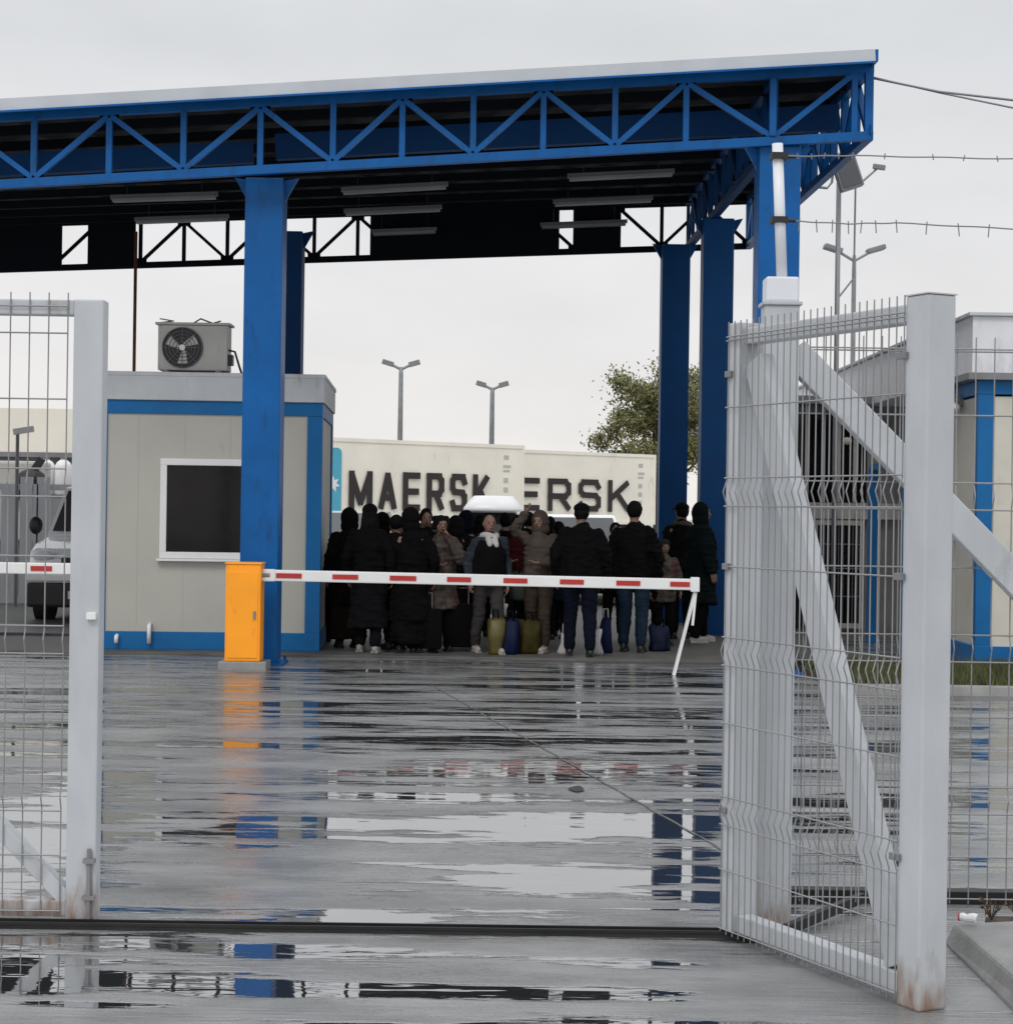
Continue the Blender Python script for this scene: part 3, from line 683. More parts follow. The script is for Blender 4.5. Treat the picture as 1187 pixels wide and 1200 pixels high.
ms = thing('steel_mast', 'thin grey mast with a floodlight and small camera beside the canopy corner', 'mast', (p.x, D, 0))
MB().tube([(0,0,0),(0,0,p.z)], .035, 10).build('pole', M['pole'], ms, smooth=True)
q = at(1003, 190, D)-Vector((p.x,D,0)); q0 = at(1001, 300, D)-Vector((p.x,D,0))
MB().tube([Vector((0,0,q0.z-.6)), Vector((q0.x,0,q0.z-.3)), q0, q], .014, 6).build('antenna', M['pole'], ms)
c1 = at(1028, 197, D)-Vector((p.x,D,0)); c0 = at(1003, 219, D)-Vector((p.x,D,0))
MB().tube([c0, c1], .018, 6).build('camera_arm', M['pole'], ms)
cc = MB().bar(c1+Vector((-.06,0,.03)), c1+Vector((.10,-.05,.0)), .07, .07).build('camera', M['grey'], ms, bevel=.01)
fl = thing('floodlight', 'dark grey floodlight panel hanging at the canopy corner', 'floodlight', at(992, 200, 25.6))
ax_ = Vector((.32,0,-.95)).normalized(); ay_ = Vector((.95,0,.32)).normalized()
t = MB().obox((0,0,0), ay_, Vector((0,1,0)), ax_, .16, .09, .26); t.build('housing', M['grey'], fl, bevel=.02)
t = MB().obox((0,-.10,0), ay_, Vector((0,1,0)), ax_, .13, .008, .22); t.build('lens', M['carglass'], fl)
h0 = at(941, 218, 25.6)-at(992,200,25.6)
MB().tube([h0+Vector((-.1,0,.02)), h0+Vector((.33,0,-.02)), Vector((-.2,0,-.16)), Vector((-.17,0,.12))], .02, 6).build('bracket', M['pole'], fl)
# cables
def cable(pts, r, label, group=None, barbs=0, drop=.06):
    t = MB(); P_ = []
    n = 30
    for i in range(n+1):
        f = i/n*(len(pts)-1); k = min(int(f), len(pts)-2); P_.append(pts[k].lerp(pts[k+1], f-k)+Vector((0,0,.0015*math.sin(i*1.3) if barbs else 0)))
    t.tube(P_, r, 5)
    o = t.build('cable', M['grey']); tag(o, label, 'cable', group)
    if barbs:
        for i in range(1, barbs):
            p_ = P_[int(i*n/barbs)]; MB().tube([p_+Vector((0,0,.012)), p_-Vector((random.uniform(-.006,.006),0,drop))], r*.8, 4).build('bulb_holder', M['grey'], o)
    return o
cable([at(1022,90,19.5), at(1100,108,19), at(1187,126,18.4), at(1400,165,17)], .010, 'upper of two cables tied to the canopy corner')
cable([at(1022,91,19.5), at(1100,107,18.9), at(1187,117,18), at(1400,140,16.6)], .012, 'lower cable running right from the canopy corner')
cable([at(918,183,DP), at(1000,182,DP-.1), at(1187,186,DP-.2), at(1400,196,DP-.5)], .003, 'upper light string running right from the white tube', 'light strings', 14, .012)
cable([at(918,258,DP), at(990,262,DP), at(1050,261,DP-.1), at(1187,268,DP-.2), at(1400,280,DP-.5)], .003, 'lower light string running right from the white tube', 'light strings', 14, .04)

# ------------------------------------------------------------------ containers with lettering
GL = {  # strokes in a 1 x 1 cell
 'M': [[(0,0),(0,1)],[(0,1),(.5,.12)],[(.5,.12),(1,1)],[(1,1),(1,0)]],
 'A': [[(0,0),(.5,1)],[(.5,1),(1,0)],[(.22,.30),(.78,.30)]],
 'E': [[(0,0),(0,1)],[(0,1),(.95,1)],[(0,.5),(.85,.5)],[(0,0),(.95,0)]],
 'R': [[(0,0),(0,1)],[(0,1),(.82,1)],[(.82,1),(1,.85)],[(1,.85),(1,.6)],[(1,.6),(.82,.45)],[(.82,.45),(0,.45)],[(.55,.45),(1,0)]],
 'S': [[(1,.80),(.85,1)],[(.85,1),(.15,1)],[(.15,1),(0,.85)],[(0,.85),(0,.66)],[(0,.66),(.15,.52)],[(.15,.52),(.85,.50)],[(.85,.50),(1,.36)],[(1,.36),(1,.15)],[(1,.15),(.85,0)],[(.85,0),(.15,0)],[(.15,0),(0,.2)]],
 'K': [[(0,0),(0,1)],[(.12,.45),(.95,1)],[(.38,.60),(1,0)]],
}
def lettering(word, x0, z0, h, wl, gap, th, parent):
    x = x0; n = 0
    for ch in word:
        t = MB(); w = wl*(1.25 if ch == 'M' else 1)
        for st_ in GL[ch]:
            (ax, az), (bx_, bz) = st_
            a = Vector((x+th/2+ax*(w-th), -.03-.0015*n, z0+th/2+az*(h-th))); b = Vector((x+th/2+bx_*(w-th), -.03-.0015*n, z0+th/2+bz*(h-th))); n = (n+1) % 12
            t.bar(a, b, .012, th, ref=(0,0,1) if abs((b-a).normalized().z) < .9 else (1,0,0), ext=th*.30 if abs((b-a).x) > 1e-4 and abs((b-a).z) > 1e-4 else th*.5)
        t.build('letter', M['ink'], parent); x += w+gap
def container(right, dirv, length, label, word, lx, lh, lw, gap, lz, star=None, marks=()):
    """right: right top corner of the long face; dirv: unit vector towards the right along the face"""
    rz = math.atan2(dirv.y, dirv.x); H = 2.9; zb = right.z-H
    o = right-dirv*length
    c = thing('shipping_container', label, 'container', (o.x, o.y, zb), rz, 'refrigerated shipping containers')
    MB().box(.05, length-.05, .03, 2.4, .05, H-.05).build('wall', M['cont'], c)
    t = MB()
    for x in (0, length-.12): t.box(x, x+.12, 0, .12, .13, H-.13).box(x, x+.12, 2.32, 2.44, .13, H-.13)
    t.build('corner_post', M['cont'], c)
    t = MB()
    for z in (0, H-.129): t.box(0, length, 0, .12, z, z+.129).box(0, length, 2.32, 2.44, z, z+.129)
    t.build('side_rail', M['cont'], c)
    t = MB(); k = .5
    while k < length-.3: t.box(k, k+.012, .026, .034, .14, H-.14); k += 1.16
    t.build('wall_seam', M['cont'], c)
    lettering(word, length-lx, lz, lh, lw, gap, .23, c)
    if star:
        x0, x1, z0, z1 = star; xc, zc = (x0+x1)/2, (z0+z1)/2; w, h = (x1-x0)/2, (z1-z0)/2; pl = []
        for qx, qz, a0 in ((1,1,0),(-1,1,PI/2),(-1,-1,PI),(1,-1,3*PI/2)):
            for k in range(5): a = a0+k*PI/8; pl.append((xc+qx*(w-.18)+.18*math.cos(a), zc+qz*(h-.18)+.18*math.sin(a)))
        MB().prism(pl[::-1], -.01, .029).build('emblem_field', M['sky_blue'], c)
        r1, r2 = w*.86, w*.42; s_ = []
        for k in range(14): a = PI/2+k*PI/7; r = r1 if k % 2 == 0 else r2; s_.append((xc+r*math.cos(a), zc+r*math.sin(a)))
        t = MB(); t.v = [Vector((xc,-.02,zc))]+[Vector((a,-.02,b)) for a, b in s_]; t.f = [(0, 1+i, 1+(i+1) % 14) for i in range(14)]
        t.build('emblem_star', M['white'], c)
    for (mx_, mz, mw, mh) in marks: MB().box(length-mx_, length-mx_+mw, .018, .029, mz, mz+mh).build('plate_mark', M['acgrey'], c)
    # trailer under it
    tr = thing('trailer', 'dark road trailer carrying '+('the nearer left container' if star else 'the farther right container'), 'trailer', (o.x, o.y, 0), rz, 'container trailers')
    MB().box(.3, length-.3, .6, 1.9, zb-.35, zb-.01).build('chassis', M['black'], tr)
    for k in range(3):
        for yy in (.25, 1.95):
            MB().tube([(1.2+k*1.3, yy, .5), (1.2+k*1.3, yy+.28, .5)], .5, 20).build('wheel', M['rubber'], tr)
    for xx in (length-3,): MB().box(xx, xx+.12, .5, .62, 0, zb-.3).build('landing_leg', M['grey'], tr)
    return c
r1 = at(615, 522, 69.5); l1 = at(385, 512, 64.2); d1 = (r1-l1); d1.z = 0; d1.normalize()
mk = [(.95+.0, 2.35, .22, .16), (.98, 2.05, .35, .10), (.98, 1.90, .3, .08), (.95, 1.5, .2, .18), (.95, 1.15, .2, .18), (.95, .8, .2, .18)]
container(r1, d1, 12.2, 'cream container at left, full black lettering and pale blue emblem', 'MAERSK', 7.75, 1.36, .78, .25, .42, star=(3.45, 4.15+.0, .05, 2.55), marks=mk)
r2 = at(769, 533, 78); l2 = at(615, 527, 73.7); d2 = (r2-l2); d2.z = 0; d2.normalize()
container(r2, d2, 12.2, 'cream container at right, its black lettering half hidden by the other', 'MAERSK', 10.85, 1.30, 1.20, .38, .50, marks=mk)

# ------------------------------------------------------------------ tree
def tree(x0, x1, ytop, ybot, D, label):
    a = at(x0, ybot, D); b = at(x1, ybot, D); cx = (a.x+b.x)/2; ht = at((x0+x1)/2, ytop, D).z; zb = at((x0+x1)/2, ybot, D).z; R = (b.x-a.x)/2
    T = thing('broadleaf_tree', label, 'tree', (cx, D, 0))
    tr = MB(); tips = []
    tr.tube([(0,0,0),(.1,0,1.5),(0,.1,3)], [.32,.26,.2], 8)
    for k in range(26):
        a_ = random.uniform(0, 2*PI); e1 = Vector((math.cos(a_)*R*random.uniform(.2,.75), math.sin(a_)*R*.6, random.uniform(3.4, ht-.6)))
        hr = 1-.55*max(0, (e1.z-zb)/(ht-zb)); e1.x *= hr
        m_ = e1*.5+Vector((0,0,1.2)); tr.tube([(0,.05,2.6), m_, e1], [.12,.07,.025], 5); tips.append(e1)
        for j in range(3):
            e3 = e1+Vector((random.uniform(-1,1), random.uniform(-.8,.8), random.uniform(-.5,.7))); tr.tube([e1, e3], [.025,.01], 4); tips.append(e3)
    tr.build('trunk', M['bark'], T)
    lf = MB()
    for tpt in tips:
        n = random.randint(220, 420); s = random.uniform(.26, .48)
        for i in range(n):
            c = tpt+Vector((random.gauss(0,s), random.gauss(0,s), random.gauss(0,s*.75))); q = random.uniform(.06,.12)
            a1 = Vector((random.uniform(-1,1), random.uniform(-1,1), random.uniform(-1,1))).normalized(); a2 = a1.orthogonal().normalized()
            lf.add([c-a1*q, c+a2*q*.55, c+a1*q, c-a2*q*.55], [(0,1,2,3)])
    lf.build('crown', M['leaf'], T)
tree(678, 865, 436, 530, 88, 'loose olive green tree rising behind the right container')

# ------------------------------------------------------------------ cars
def car(label, cx, D, W, H, L, zbelt, zhood, paint, rz=0, glass='carglass', roofw=.74):
    """front faces -Y; origin on the ground at the front bumper centre"""
    c = thing('parked_car' if H < 1.7 else 'parked_van', label, 'car' if H < 1.7 else 'van', (cx, D, 0), rz)
    w = W/2
    st_ = [(0, w*.86, .38, zhood*.72), (.12, w*.96, .3, zhood*.86), (.5, w, .28, zhood*.94), (1.05, w, .28, zhood), (L-.3, w, .28, zbelt), (L, w*.94, .35, zbelt*.97)]
    t = MB(); n = 0
    for y, hw, z0, z1 in st_:
        zm = (z0+z1)/2
        t.v += [Vector(p) for p in ((-hw*.9,y,z0),(-hw,y,zm),(-hw*.97,y,z1-.05),(-hw*.88,y,z1),(hw*.88,y,z1),(hw*.97,y,z1-.05),(hw,y,zm),(hw*.9,y,z0))]
    for i in range(len(st_)-1):
        for k in range(8): a = i*8+k; b = i*8+(k+1) % 8; t.f.append((a, b, b+8, a+8))
    t.f.append(tuple(range(8))); t.f.append(tuple((len(st_)-1)*8+k for k in range(8)))
    t.build('body', paint, c, bevel=.02, smooth='auto')
    # greenhouse
    y0, y1, y2, y3 = .95, 1.65, L-.55, L-.12
    g = MB(); rw = w*roofw; bw = w*.93
    g.add([(-bw,y0,zhood-.02),(bw,y0,zhood-.02),(bw,y3,zbelt-.02),(-bw,y3,zbelt-.02),(-rw,y1,H),(rw,y1,H),(rw,y2,H),(-rw,y2,H)],
          [(0,3,2,1),(4,5,6,7),(0,1,5,4),(1,2,6,5),(2,3,7,6),(3,0,4,7)]); g.build('cabin_shell', paint, c, bevel=.05, smooth='auto')
    ws = MB()
    def q4(a, b, c_, d, off): ws.add([Vector(p)+Vector(off) for p in (a,b,c_,d)], [(0,1,2,3)])
    def l(p, q, t_): return tuple(Vector(p).lerp(Vector(q), t_))
    A,B,C_,D_ = (-bw*.9,y0,zhood),(bw*.9,y0,zhood),(rw*.9,y1,H),(-rw*.9,y1,H)
    ws.add([Vector(l(A,D_,.07))+Vector((0,-.012,.012)), Vector(l(B,C_,.07))+Vector((0,-.012,.012)), Vector(l(B,C_,.9))+Vector((0,-.012,.012)), Vector(l(A,D_,.9))+Vector((0,-.012,.012))], [(0,1,2,3)])
    ws.build('windscreen', M[glass], c)
    for sx in (-1, 1):
        s2 = MB(); k = .012*sx
        s2.add([(sx*bw*.985+k,y0+.35,zhood+.06),(sx*bw*.985+k,y3-.35,zbelt+.05),(sx*rw*1.03+k,y2-.1,H-.12),(sx*rw*1.03+k,y1+.12,H-.12)], [(0,1,2,3)]); s2.build('side_window', M[glass], c)
        MB().ell((sx*w*.70, .05, zhood*.78), .17, .09, .085).build('headlight', M['pipewhite'], c, smooth=True)
        mm = MB().ell((sx*(w+.12), 1.12, zhood+.14), .10, .06, .13); mm.build('wing_mirror', M['black'], c, smooth=True)
        for yy in (.85, L-.85):
            wh = MB().tube([(sx*(w-.21), yy, .33), (sx*(w+.005), yy, .33)], .33, 24).build('wheel', M['rubber'], c)
            MB().tube([(sx*(w+.0), yy, .33), (sx*(w+.012), yy, .33)], .19, 16).build('rim', M['acgrey'], wh)
    MB().box(-w*.93, w*.93, -.09, .16, .24, .58).build('bumper', M['black'], c, bevel=.04)
    MB().box(-w*.42, w*.42, -.025, .05, .62, zhood*.76).build('grille', M['black'], c, bevel=.01)
    MB().box(-.26, .26, -.10, -.091, .36, .47).build('number_plate', M['white'], c)
    MB().box(-w*.95, w*.95, -.06, .12, .60, .70).build('bumper_trim', paint, c, bevel=.02)
    return c
vx = at(27, 600, 26).x
car('white van parked behind the left gate leaf, half hidden by the beige cabin', vx+.92, 26, 1.8, 1.93, 4.6, 1.25, 1.22, M['carwhite'], roofw=.80)
vr = car('white van with raised roof behind the crowd, below the left container', at(577,600,36).x, 36, 1.7, 1.68, 4.6, 1.12, 1.1, M['carwhite'], roofw=.55, glass='glass')
MB().rings([((0,2.9,1.66),.61,1.55),((0,2.9,1.72),.61,1.56),((0,2.9,1.84),.52,1.45),((0,2.9,1.93),.44,1.35),((0,2.9,1.97),.40,1.28),((0,2.9,1.978),.2,.9)], 32, 5).build('raised_roof', M['white'], vr, smooth=True)
van_roof = car('white car behind the big man in black', at(685,600,33).x, 33, 1.75, 1.62, 4.4, 1.0, .98, M['carwhite'], roofw=.72)
car('white van standing behind the crowd left, beside the cabin edge', at(392,600,40).x+.2, 40, 1.85, 1.62, 4.8, 1.1, 1.1, M['carsilver'], roofw=.8)

# ------------------------------------------------------------------ yard behind the left leaf
tr = thing('box_trailer', 'long cream box trailer parked at far left behind the gate mesh', 'trailer', (at(-200,600,40).x, 40, 0))
zt_, zb_ = at(40, 478, 40).z, at(40, 530, 40).z
MB().box(0, 7.6, 0, 2.4, zb_, zt_).build('box_body', M['cont'], tr, bevel=.01)
MB().box(-.02, 7.62, -.03, 2.42, zb_-.10, zb_-.001).build('side_rail', M['grey'], tr)
MB().box(.2, 7.4, .5, 1.9, .9, zb_-.101).build('chassis', M['grey'], tr)
for k in (1, 2.3, 5.2): MB().tube([(k,.1,.5),(k,.4,.5)], .5, 20).build('wheel', M['rubber'], tr)
for k, x in enumerate((54, 74)):
    p = at(x, 580, 36); tk = thing('water_tank', ['white plastic water tank on the far stand, left of the pair', 'white plastic water tank on the far stand, right of the pair'][k], 'tank', (p.x, 36, p.z), 0, 'white tanks on the stand')
    MB().rings([((0,0,0),.15,.15),((0,0,.03),.17,.17),((0,0,.55),.17,.17),((0,0,.63),.12,.12),((0,0,.68),.05,.05)], 16).build('tank_body', M['white'], tk, smooth='auto')
    MB().rings([((0,0,.68),.06,.06),((0,0,.72),.06,.06)], 10).build('lid', M['grey'], tk)
p = at(62, 580, 36)
sd_ = thing('steel_stand', 'grey steel stand carrying the two white tanks', 'stand', (p.x, 36, 0))
MB().box(-.7,.7,-.3,.3,p.z-.06,p.z-.001).build('platform', M['grey'], sd_)
for sx in (-.62,.62): MB().box(sx-.05,sx+.05,-.25,-.15,0,p.z-.061).build('leg', M['grey'], sd_)
zf_ = at(20, 567, 31).z
fnc = thing('steel_railing', 'grey steel railing with broad posts behind the parked van', 'fence', (at(-60,600,31).x, 31, 0))
MB().box(0, 2.6, -.04, .04, zf_-.10, zf_).build('rail', M['roofgrey'], fnc)
MB().box(0, 2.6, -.03, .03, .4, .5).build('rail', M['roofgrey'], fnc)
for k, (x, w_) in enumerate(((-40,.16),(-12,.18),(12,.26),(32,.2),(43,.08),(52,.22))):
    X = at(x,600,31).x-at(-60,600,31).x; MB().box(X-w_/2, X+w_/2, -.08, -.041, 0, zf_+.12*(k % 2)).build('post', M['roofgrey'], fnc)
p = at(28, 508, 30)
fl2 = thing('security_camera', 'small white camera on a thin pole far left before the cream trailer', 'camera', (p.x, 30, 0))
MB().tube([(-.1,0,0),(-.1,0,p.z)], .03, 8).build('pole', M['grey'], fl2)
MB().bar((-.15,-.1,p.z+.02),(.16,0,p.z+.08), .1, .1).build('housing', M['white'], fl2, bevel=.015)
mch = thing('machine_cover', 'dark machine with a slanting jib behind the left railing', 'machine', (at(18,600,34).x, 34, 0))
za = at(20, 540, 34).z; zc_ = at(20, 572, 34).z
MB().box(-.6, .35, 0, 1.2, 1.0, za).build('body', M['acgrey'], mch, bevel=.05)
MB().bar((.0,-.1,zc_-.2),(.5,-.1,za+.05), .12).build('jib', M['black'], mch)
MB().ell((.32,-.15,zc_+.15), .28, .15, .2).build('drum', M['black'], mch)
MB().box(-.5,.3,.1,1.1,0,.999).build('base', M['grey'], mch)

# ------------------------------------------------------------------ people
def cloth(col, rough=.95, var=.2, vs=12): 
    col = tuple(c*.30 for c in col)  # every cloth colour dimmed to hold the shade under the canopy
    return mat('cloth', col, rough, var=var, vscale=vs, bump=.25, bscale=90, spec=.1)
K = {'black': cloth((.010,.010,.012)), 'black2': cloth((.016,.016,.02)), 'navy': cloth((.012,.018,.04)), 'denim': cloth((.035,.075,.13), var=.35, vs=6),
     'dgreen': cloth((.010,.022,.024)), 'floral': mat('patterned_cloth', (.045,.038,.03), .9, var=.9, vscale=14, bump=.2, dirt=((.10,.012,.015), .5, 9)),
     'greyblue': cloth((.08,.10,.13), var=.3), 'grey': cloth((.13,.115,.115)), 'beige': cloth((.22,.18,.15)), 'pink': cloth((.20,.14,.12)), 'tan': cloth((.13,.095,.075)), 'red': cloth((.10,.012,.018)),
     'brown': cloth((.035,.018,.014)), 'white': mat('white_cloth', (.42,.41,.40), .9), 'shoe': mat('pale_shoe', (.30,.28,.26), .7), 'shoedark': mat('dark_shoe', (.015,.015,.016), .5),
     'hair': mat('dark_hair', (.006,.005,.005), .85, var=.4, vscale=40, spec=.1), 'hairgrey': mat('grey_hair', (.16,.14,.13), .7), 'beanie': cloth((.05,.06,.065))}
def remesh(mb, voxel, name, m, parent, sm=6, fold=0, seed=0):
    o = mb.build(name, m, None)
    md = o.modifiers.new('r', 'REMESH'); md.mode = 'VOXEL'; md.voxel_size = voxel
    md = o.modifiers.new('s', 'SMOOTH'); md.iterations = sm; md.factor = .5
    dg = bpy.context.evaluated_depsgraph_get(); dg.update()
    me = bpy.data.meshes.new_from_object(o.evaluated_get(dg)); o.modifiers.clear()
    old = o.data; o.data = me; bpy.data.meshes.remove(old)
    if not me.materials: me.materials.append(m)
    if fold:
        nr = [v.normal.copy() for v in me.vertices]
        for v, nn in zip(me.vertices, nr):
            q = v.co; d = noise.noise(Vector((q.x*9+seed, q.y*9, q.z*5)))*fold+abs(noise.noise(Vector((q.x*5+seed, q.y*5, q.z*17))))*fold*.9
            v.co += nn*d
    for p in me.polygons: p.use_smooth = True
    o.parent = parent; return o
PN = [0]
def person(x, yfeet, ytop, label, yaw=0, top='black', legs='black', shoes='shoedark', hem=.86, hair='short', haircol='hair', build=1.0, hood=None, hat=None,
           arms=('down','down'), stride=.0, skirt=None, D=None, face=True, scarf=None, vest=None, H=None, tilt=0, bulk=1.0):
    PN[0] += 1; sd = PN[0]*13.7
    g0 = gp(x, yfeet) if D is None else at(x, yfeet, D)
    D = g0.y; zfloor = .03 if D > 20.95 else 0
    if H is None: H = at(x, ytop, D).z-zfloor-(.02 if (hat or hood) else .01)
    k = H/1.75; Pn = thing('person', label, 'person', (g0.x, D, zfloor), math.radians(yaw), 'people waiting under the canopy')
    S = lambda *p: Vector(p)*k
    b = build
    hipz, kz, az = .92, .50, .09
    legp = {}
    for s in (-1, 1):
        st = stride*s
        hip = S(s*.095*b, 0, hipz); knee = S(s*.10*b, -.02-st*.5, kz); ank = S(s*.105*b, -st+(.02), az)
        if skirt is None or True: legp[s] = (hip, knee, ank)
    sh = {s: S(s*.165*b, 0, 1.405) for s in (-1, 1)}
    armp = {}
    for s, a in zip((-1, 1), arms):
        if a == 'down': el, ha = S(s*.27*b, .03, 1.14), S(s*.27*b, -.06, .89)
        elif a == 'pocket': el, ha = S(s*.28*b, .06, 1.14), S(s*.22*b, -.10, .98)
        elif a == 'front': el, ha = S(s*.27*b, -.02, 1.15), S(s*.08, -.25, 1.13)
        elif a == 'face': el, ha = S(s*.22*b, -.20, 1.20), S(s*.05, -.17, 1.50)
        elif a == 'up': el, ha = S(s*.30*b, -.10, 1.55), S(s*.15, -.10, 1.74)
        elif a == 'carry': el, ha = S(s*.24*b, -.02, 1.13), S(s*.22*b, -.10, .86)
        armp[s] = (el, ha)
    # body (one continuous surface)
    m = MB()
    m.rings([(S(0,0,.84),.13*k*b,.10*k*b),(S(0,0,.93),.165*k*b,.115*k*b),(S(0,0,1.05),.135*k*b,.10*k*b),(S(0,0,1.2),.155*k*b,.11*k*b),(S(0,0,1.36),.175*k*b,.105*k*b),(S(0,.01,1.44),.12*k*b,.075*k),(S(0,.01,1.48),.06*k,.06*k)], 20)
    m.cap(S(0,.012,1.42), S(0,-.0,1.56), .058*k, .052*k)
    hc = S(0,-.012,1.635)
    m.ell(hc, .075*k, .092*k, .112*k); m.ell(hc+S(0,-.028,-.05), .055*k, .058*k, .06*k)
    m.cap(hc+S(0,-.088,.012), hc+S(0,-.108,-.022), .009*k, .014*k)
    m.ell(hc+S(0,-.078,.035), .052*k, .018*k, .012*k); m.ell(hc+S(0,-.088,-.055), .024*k, .010*k, .009*k)
    for s in (-1, 1): m.ell(hc+S(s*.076,.005,-.005), .012*k, .02*k, .032*k)
    for s in (-1, 1):
        hip, knee, ank = legp[s]; m.cap(hip, knee, .088*k*b, .056*k); m.cap(knee, ank, .056*k, .037*k); m.cap(ank, ank+S(0,-.13,-.05), .038*k, .03*k)
        el, ha = armp[s]; m.cap(sh[s], el, .050*k*b, .038*k); m.cap(el, ha, .038*k, .026*k)
        d = (ha-el).normalized(); side = d.cross(Vector((0,1,0)) if abs(d.y) < .8 else Vector((1,0,0))).normalized(); pl = ha+d*.055*k
        fw = Vector((-s, 0, 0)) if abs(d.x) < .6 else Vector((0, 0, 1)); fw = (fw-d*fw.dot(d)).normalized(); cr_ = d.cross(fw).normalized()
        for q in (-1, 0, 1): m.cap(ha+cr_*q*.012*k, pl+cr_*q*.024*k, .020*k, .016*k, 8)
        for q, ln in ((-1.5,.060),(-.5,.072),(.5,.076),(1.5,.066)):
            base = pl+cr_*q*.021*k+d*.012*k; mid = base+d*ln*.55*k+fw*.010*k; m.cap(base, mid, .0095*k, .0088*k, 6); m.cap(mid, mid+d*ln*.35*k+fw*.028*k, .0088*k, .0075*k, 6)
        m.cap(ha+cr_*.028*k+d*.015*k, ha+cr_*.050*k+d*.05*k+fw*.02*k, .0115*k, .010*k, 6); m.cap(ha+cr_*.050*k+d*.05*k+fw*.02*k, ha+cr_*.047*k+d*.078*k+fw*.034*k, .010*k, .008*k, 6)
    remesh(m, .0085, 'body', M['skin'], Pn, 3)
    if face:
        for s in (-1, 1): MB().ell(hc+S(s*.030,-.083,.008), .012*k, .008*k, .007*k, 8, 6).build('eye', K['hair'], Pn, smooth=True)
        MB().ell(hc+S(0,-.0935,-.056), .022*k, .007*k, .005*k, 8, 6).build('mouth', K['red'], Pn, smooth=True)
    # trousers
    m = MB(); m.rings([(S(0,0,.83),.14*k*b,.115*k*b),(S(0,0,.92),.18*k*b,.13*k*b),(S(0,0,1.03),.155*k*b,.12*k*b)], 20)
    for s in (-1, 1):
        hip, knee, ank = legp[s]; m.cap(hip+S(0,0,-.03), knee, .105*k*b, .078*k); m.cap(knee, ank+S(0,0,.03), .078*k, .062*k)
    remesh(m, .013, 'trousers', K[legs], Pn, 5, .016*k, sd)
    # shoes
    for s in (-1, 1):
        hip, knee, ank = legp[s]; f = ank; m = MB()
        m.ell((f.x, f.y-.055*k, .045*k), .046*k, .135*k, .045*k); m.ell((f.x, f.y-.0*k, .075*k), .047*k, .055*k, .07*k); m.box(f.x-.043*k, f.x+.043*k, f.y-.17*k, f.y+.06*k, 0, .022)
        if shoes == 'shoe': m.cap((f.x, f.y, .09*k), (f.x, f.y+.0, .17*k), .05*k, .052*k)
        remesh(m, .010, 'shoe', K[shoes], Pn, 3)
    # coat
    B = b*bulk; m = MB(); h0 = hem
    rg = [(S(0,0,h0),.205*k*B*(1+.25*max(0,.86-h0)),.15*k*B*(1+.35*max(0,.86-h0))),(S(0,0,(h0+1.05)/2),.20*k*B,.15*k*B),(S(0,0,1.05),.185*k*B,.145*k*B),(S(0,0,1.25),.185*k*B,.145*k*B),(S(0,0,1.36),.165*k*B,.13*k*B),(S(0,.01,1.44),.115*k*B,.10*k*B),(S(0,.01,1.50),.085*k,.085*k),(S(0,.01,1.52),.07*k,.07*k)]
    m.rings(rg, 24)
    for s in (-1, 1):
        el, ha = armp[s]; m.cap(sh[s]+S(0,0,-.01), el, .068*k*B, .060*k*B); m.cap(el, ha-(ha-el).normalized()*.02, .060*k*B, .045*k)
    remesh(m, .013, 'coat' if hem < .8 else 'jacket', K[top], Pn, 6, .034*k, sd+3)
    if vest:
        m = MB(); m.rings([(S(0,0,.88),.225*k*B,.185*k*B),(S(0,0,1.05),.215*k*B,.185*k*B),(S(0,0,1.3),.205*k*B,.185*k*B),(S(0,.01,1.42),.145*k*B,.14*k*B),(S(0,.01,1.47),.09*k,.09*k)], 24); remesh(m, .013, 'vest', K[vest], Pn, 4, .015*k, sd)
    if scarf:
        m = MB(); pts = [S(.09*math.cos(a), .01+.088*math.sin(a), 1.48+.012*math.sin(a*2)) for a in [q*PI/8 for q in range(17)]]; m.tube(pts, .042*k, 8); m.cap(S(.04,-.11,1.45), S(.05,-.16,1.37), .045*k, .035*k); m.cap(S(-.04,-.11,1.45), S(-.04,-.16,1.38), .045*k, .035*k)
        remesh(m, .012, 'scarf', K[scarf], Pn, 4, .015, sd)
    if skirt:
        m = MB(); m.rings([(S(0,0,skirt[1]),.24*k,.20*k),(S(0,0,.6),.21*k,.17*k),(S(0,0,.95),.17*k,.14*k)], 24); remesh(m, .014, 'skirt', K[skirt[0]], Pn, 4, .03*k, sd)
    if hood:
        m = MB(); m.ell(hc+S(0,.030,.010), .112*k, .112*k, .135*k); m.ell(hc+S(0,.03,-.09), .115*k, .105*k, .10*k); 
        o = remesh(m, .012, 'hood', K[hood], Pn, 3, .012*k, sd)
    elif hair:
        m = MB(); m.ell(hc+S(0,.016,.022), .088*k, .098*k, .108*k)
        if hair == 'long':
            m.ell(hc+S(0,.055,-.11), .095*k, .055*k, .17*k); 
            for s in (-1, 1): m.cap(hc+S(s*.075,.01,.0), hc+S(s*.085,-.02,-.17), .026*k, .03*k)
        if hair == 'curly':
            for q in range(16): a_ = q*2*PI/16; m.ell(hc+S(.085*math.cos(a_), .03+.05*math.sin(a_), .03+.06*math.sin(q*2.1)), .04*k,.04*k,.045*k)
        remesh(m, .010, 'hair', K[haircol], Pn, 3, .010*k, sd)
    if hat:
        m = MB()
        if hat[0] == 'cap':
            m.ell(hc+S(0,.010,.062), .095*k, .105*k, .062*k); m.obox(hc+S(0,-.115,.045), Vector((1,0,0)), Vector((0,1,0)), Vector((0,0,1)), .07*k, .055*k, .008*k)
        else: m.ell(hc+S(0,.012,.055), .094*k, .106*k, .085*k)
        remesh(m, .009, 'cap' if hat[0] == 'cap' else 'knitted_hat', K[hat[1]], Pn, 2)
    return Pn
